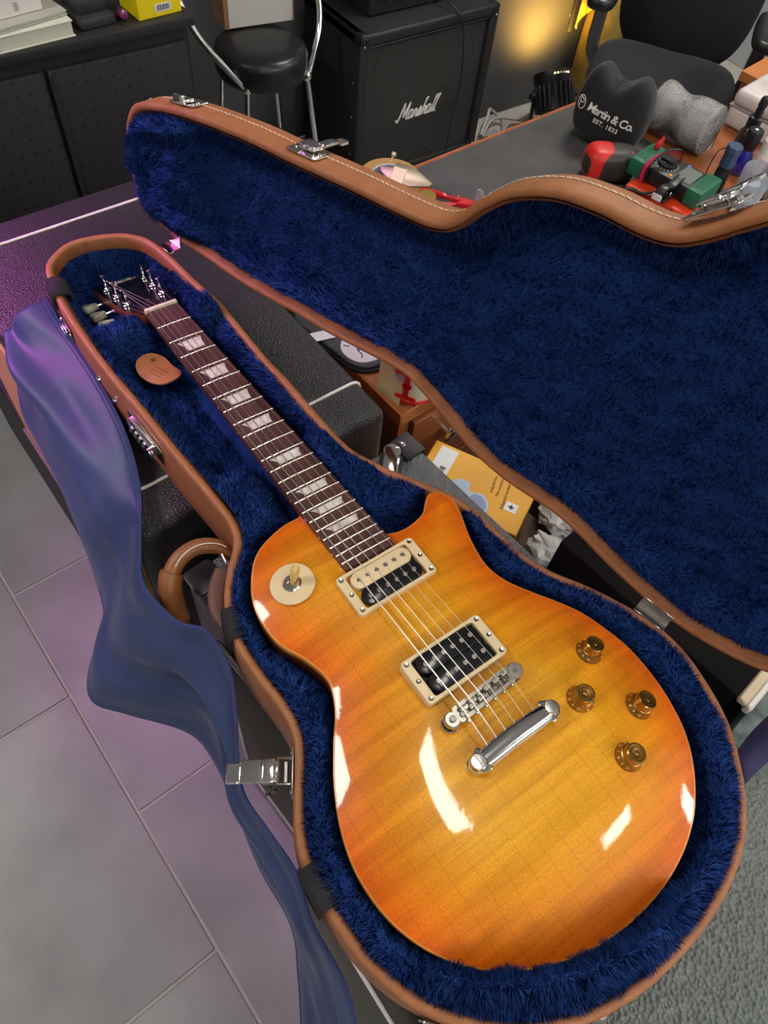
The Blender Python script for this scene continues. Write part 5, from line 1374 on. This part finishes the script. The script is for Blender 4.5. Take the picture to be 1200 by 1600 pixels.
# ------------------------------------------------------------------ stage lamp lighting the wall
lp_ = Vector((-1.235, 2.135, .150))
led = thing('stage_light', 'black finned stage light on the floor shining yellow up the wall', 'stage light', (-1.235, 2.135, 0))
ax_ = Vector((-.62, .22, .75)).normalized()
FM = frame3(tuple(lp_), tuple(Vector((.3, .95, 0)).normalized()), tuple(ax_.cross(Vector((.3, .95, 0)).normalized())))
zq = FM.to_3x3() @ Vector((0, 0, 1))
if zq.dot(ax_) < 0: FM = frame3(tuple(lp_), tuple(-Vector((.3, .95, 0)).normalized()), tuple(ax_.cross(-Vector((.3, .95, 0)).normalized())))
link('housing', xf(lathe([(.050, -.07), (.062, -.06), (.064, .03), (.074, .045), (.074, .075), (.070, .075), (.066, .050), (0, .048)], 28), FM), BLACKP, led, True)
FINM = mat('fin_black', (.022, .022, .023), .45)
for k in range(22):
    a = 2 * PI * k / 22
    link('fin', xf(box((.026, .005, .088), (.066, 0, -.012), .001, 1), FM @ Matrix.Rotation(a, 4, 'Z')), FINM, led, True)
link('lens', xf(lathe([(.062, .052), (0, .0525)], 28), FM), mat('lens_glow', (.8, .5, .1), .3, emit=((1, .62, .10), 3.0)), led, True)
for k, cc in enumerate(((1, .75, .35), (1, .85, .1), (.5, .4, .3), (.5, .4, .3), (1, .25, .1), (1, .7, .35))):
    a = -1.95 + k * .16
    link('indicator', xf(lathe([(.0034, 0), (.0028, .002), (0, .0025)], 10, (.0745 * math.cos(a), .0745 * math.sin(a), .060), (math.cos(a), math.sin(a), 0)), FM), mat('led_%d' % k, cc, .4, emit=(cc, 5.0 if k not in (2, 3) else .6)), led, True)
link('yoke', tube([tuple(lp_ + Vector((.3, .95, 0)).normalized() * .085), (-1.19, 2.215, .02), (-1.17, 2.13, .006), (-1.235, 2.06, .02), tuple(lp_ - Vector((.3, .95, 0)).normalized() * .085)], .008, 8, 40, flat=.4), BLACKP, led, True)
for sg_ in (-1, 1): link('yoke_knob', lathe([(.014, 0), (.014, .014), (.010, .018), (0, .018)], 16, tuple(lp_ + Vector((.3, .95, 0)).normalized() * .085 * sg_), tuple(Vector((.3, .95, 0)) * sg_), 40, .06), BLACKP, led, True)
lamp('yellow_stage_beam', 'SPOT', tuple(lp_ + ax_ * .085), tuple(lp_ + ax_), 22, (1.0, .55, .10), .12, 140, 1.0)
CABW = mat('white_cable', (.42, .42, .40), .45)
for k, (pts, m_, r_, lb) in enumerate((
        ([(-1.30, 1.84, .03), (-1.34, 1.90, .07), (-1.39, 1.96, .06), (-1.36, 2.01, .012), (-1.30, 1.96, .008), (-1.28, 1.90, .008)], CABW, .006, 'thick pale cable looped beside the guitar cabinet'),
        ([(-1.31, 1.86, .012), (-1.37, 1.97, .030), (-1.33, 2.08, .020), (-1.36, 2.20, .014), (-1.37, 2.3, .012)], CABW, .006, 'pale cable running along the foot of the wall'),
        ([(-1.27, 1.93, .012), (-1.33, 2.02, .018), (-1.30, 2.10, .012), (-1.32, 2.22, .012)], CABW, .005, 'pale cable lying in front of the other pale cable'),
        ([(-1.20, 1.95, .006), (-1.26, 2.00, .006), (-1.22, 2.08, .006), (-1.14, 2.10, .006)], BLACKP, .004, 'black cable curling on the floor by the stage light'))):
    o = link('cable', tube(pts, r_, 8, 50), m_); tag(o, lb, 'cable', 'cables by the wall')
plg = thing('power_plug', 'black power plug on the floor at the cabinet corner', 'plug', (-1.26, 1.845, .0006))
link('plug_body', box((.045, .035, .034), (0, 0, .017), .008, 3), BLACKP, plg); link('plug_tail', tube([(.02, 0, .017), (.05, .01, .012), (.08, .04, .006)], .005, 8, 20), BLACKP, plg)

# ------------------------------------------------------------------ backpack and jacket against the wall
YB = mat('ochre_fabric', (.30, .21, .035), .8, bump=(80, .4, .004), var=((.20, .13, .02), 14))
bp_ = thing('backpack', 'ochre yellow backpack standing by the wall behind the chair', 'backpack', (-1.335, 2.470, 0), math.radians(0))
link('body', xf(superell(.075, .090, .20, .45, .6, 36, 24), Matrix.Translation((0, 0, .20))), YB, bp_)
link('side_strap', tube([(.066, .030, .36), (.082, .036, .26), (.084, .036, .12), (.072, .034, .03)], .016, 8, 24, flat=.25), mat('gold_webbing', (.45, .28, .02), .7), bp_)
link('pocket', xf(superell(.030, .055, .07, .5, .6, 28, 16), Matrix.Translation((.062, -.030, .13))), YB, bp_)
link('zip', tube([(.078, .012, .33), (.088, .014, .2), (.080, .014, .06)], .002, 6, 20), BLACKP, bp_)
for (yy, zz) in ((-.050, .22), (-.055, .085), (-.040, .06), (.010, .085)): link('bartack', box((.004, .010, .012), (.0905 if zz > .1 else .083, yy, zz), .001, 1), mat('coral_dot', (.8, .06, .08), .5), bp_)
jk = thing('hi_vis_vest', 'bright yellow reflective vest hanging above the backpack', 'vest', (-1.36, 2.36, .30))
HV = mat('hivis_yellow', (.75, .42, .02), .6, bump=(60, .8, .006), var=((.80, .55, .04), 25))
V = []; F = []
for i in range(25):
    for j in range(15):
        u, w = i / 24, j / 14
        V.append((.03 * math.sin(u * 17) * .6 + .015 * math.sin(w * 11 + u * 5) + .012, -.10 + .26 * u, .26 - .20 * w - .05 * math.sin(u * 9) * w))
for i in range(24):
    for j in range(14): F.append((i * 15 + j, i * 15 + 15 + j, i * 15 + 16 + j, i * 15 + j + 1))
o = link('cloth', raw(V, F), HV, jk); md = o.modifiers.new('s', 'SOLIDIFY'); md.thickness = .004
link('lime_panel', box((.02, .05, .10), (.035, -.05, .15), .008, 2), mat('lime_cloth', (.35, .50, .02), .7), jk)
link('dark_strap', box((.02, .030, .20), (.03, -.115, .12), .008, 2), BLACKM, jk)
link('hanging_hook', tube([(-.05, .03, .30), (.0, .03, .31), (.02, .03, .28), (.01, .03, .25)], .004, 8, 20), STEELD, jk)

# ------------------------------------------------------------------ office chair
FAB = mat('black_seat_fabric', (.010, .010, .012), .9, bump=(500, .35, .001), sheen=.1)
FABB = mat('black_back_fabric', (.008, .009, .014), .9, bump=(500, .3, .001))
oc = thing('office_chair', 'black fabric office chair with armrests behind the desk', 'office chair', (-.725, 2.025, 0), math.radians(33))
def seatfn(x, y, z): return (x, y, z + .018 * (x / .24) ** 2 - .02 * max(y / .22, 0) ** 3 * 0)
link('seat', xf(superell(.235, .225, .045, .5, .62, 44, 20, seatfn), Matrix.Translation((0, 0, .435))), FAB, oc)
def backfn(x, y, z): return (x, y + .05 * (x / .23) ** 2, z)
link('backrest', xf(superell(.225, .045, .27, .55, .75, 44, 24, backfn), Matrix.Translation((0, .250, .690)) @ Matrix.Rotation(-.10, 4, 'X')), FABB, oc)
link('back_bracket', tube([(0, .12, .40), (0, .27, .41), (0, .30, .50), (0, .29, .60)], .02, 10, 24, flat=.5), BLACKP, oc)
AR = mat('grey_arm_post', (.10, .10, .105), .4)
for sx, dx in ((-1, 0), (1, 0)):
    ap = link('armrest', xf(superell(.045, .12, .022, .5, .6, 36, 16), Matrix.Translation((sx * .250, -.02, .665))), BLACKP, oc)
    link('arm_post', tube([(sx * .250, .04, .655), (sx * .256, .09, .55), (sx * .250, .13, .43), (sx * .18, .10, .395)], .021, 10, 30, flat=.55), AR, ap)
link('gas_column', cyl(.028, .30, (0, 0, .10), None, 20), STEELD, oc)
link('mechanism', box((.20, .24, .04), (0, 0, .380), .008, 2), BLACKP, oc)
for k in range(5):
    a = 2 * PI * k / 5 + .3
    sp_ = link('base_spoke', tube([(0, 0, .10), (.15 * math.cos(a), .15 * math.sin(a), .095), (.29 * math.cos(a), .29 * math.sin(a), .075)], [.026] * 6 + [.022] * 6 + [.016] * 4, 8, 16, flat=.7), BLACKP, oc)
    link('castor', cyl(.026, .036, (.29 * math.cos(a) - .018 * math.sin(a), .29 * math.sin(a) + .018 * math.cos(a), .028), (math.sin(a), -math.cos(a), 0), 18, .004), BLACKP, sp_)

# ------------------------------------------------------------------ side drawer unit behind the desk on the right
pu = thing('pedestal_drawer', 'reddish wood drawer pedestal behind the white case on the right', 'drawer unit', (-.405, 1.90, 0), math.radians(8))
PUW = mat('red_wood', (.30, .070, .025), .4, var=((.25, .055, .02), 6), stretch=(1, 8, 8))
link('carcass', box((.42, .55, .63), (.22, .28, .315), .003, 1), PUW, pu)
link('top', box((.44, .57, .026), (.22, .28, .644), .002, 1), mat('orange_wood_top', (.50, .17, .045), .4), pu)
for k in range(3):
    d_ = link('drawer', box((.39, .016, .18), (.22, -.004, .12 + .19 * k), .002, 1), PUW, pu)
    link('handle', tube([(.16, -.012, .15 + .19 * k), (.16, -.035, .15 + .19 * k), (.28, -.035, .15 + .19 * k), (.28, -.012, .15 + .19 * k)], .005, 8), STEELD, d_)
kb_ = thing('tool_pouch', 'flat dark tool pouch on the drawer pedestal top', 'pouch', (-.16, 2.06, .657), math.radians(20))
link('pouch', box((.12, .20, .045), (0, 0, .0225), .012, 2), BLACKM, kb_)
link('pouch_flap', box((.125, .12, .012), (0, .03, .046), .004, 2), DG, kb_)
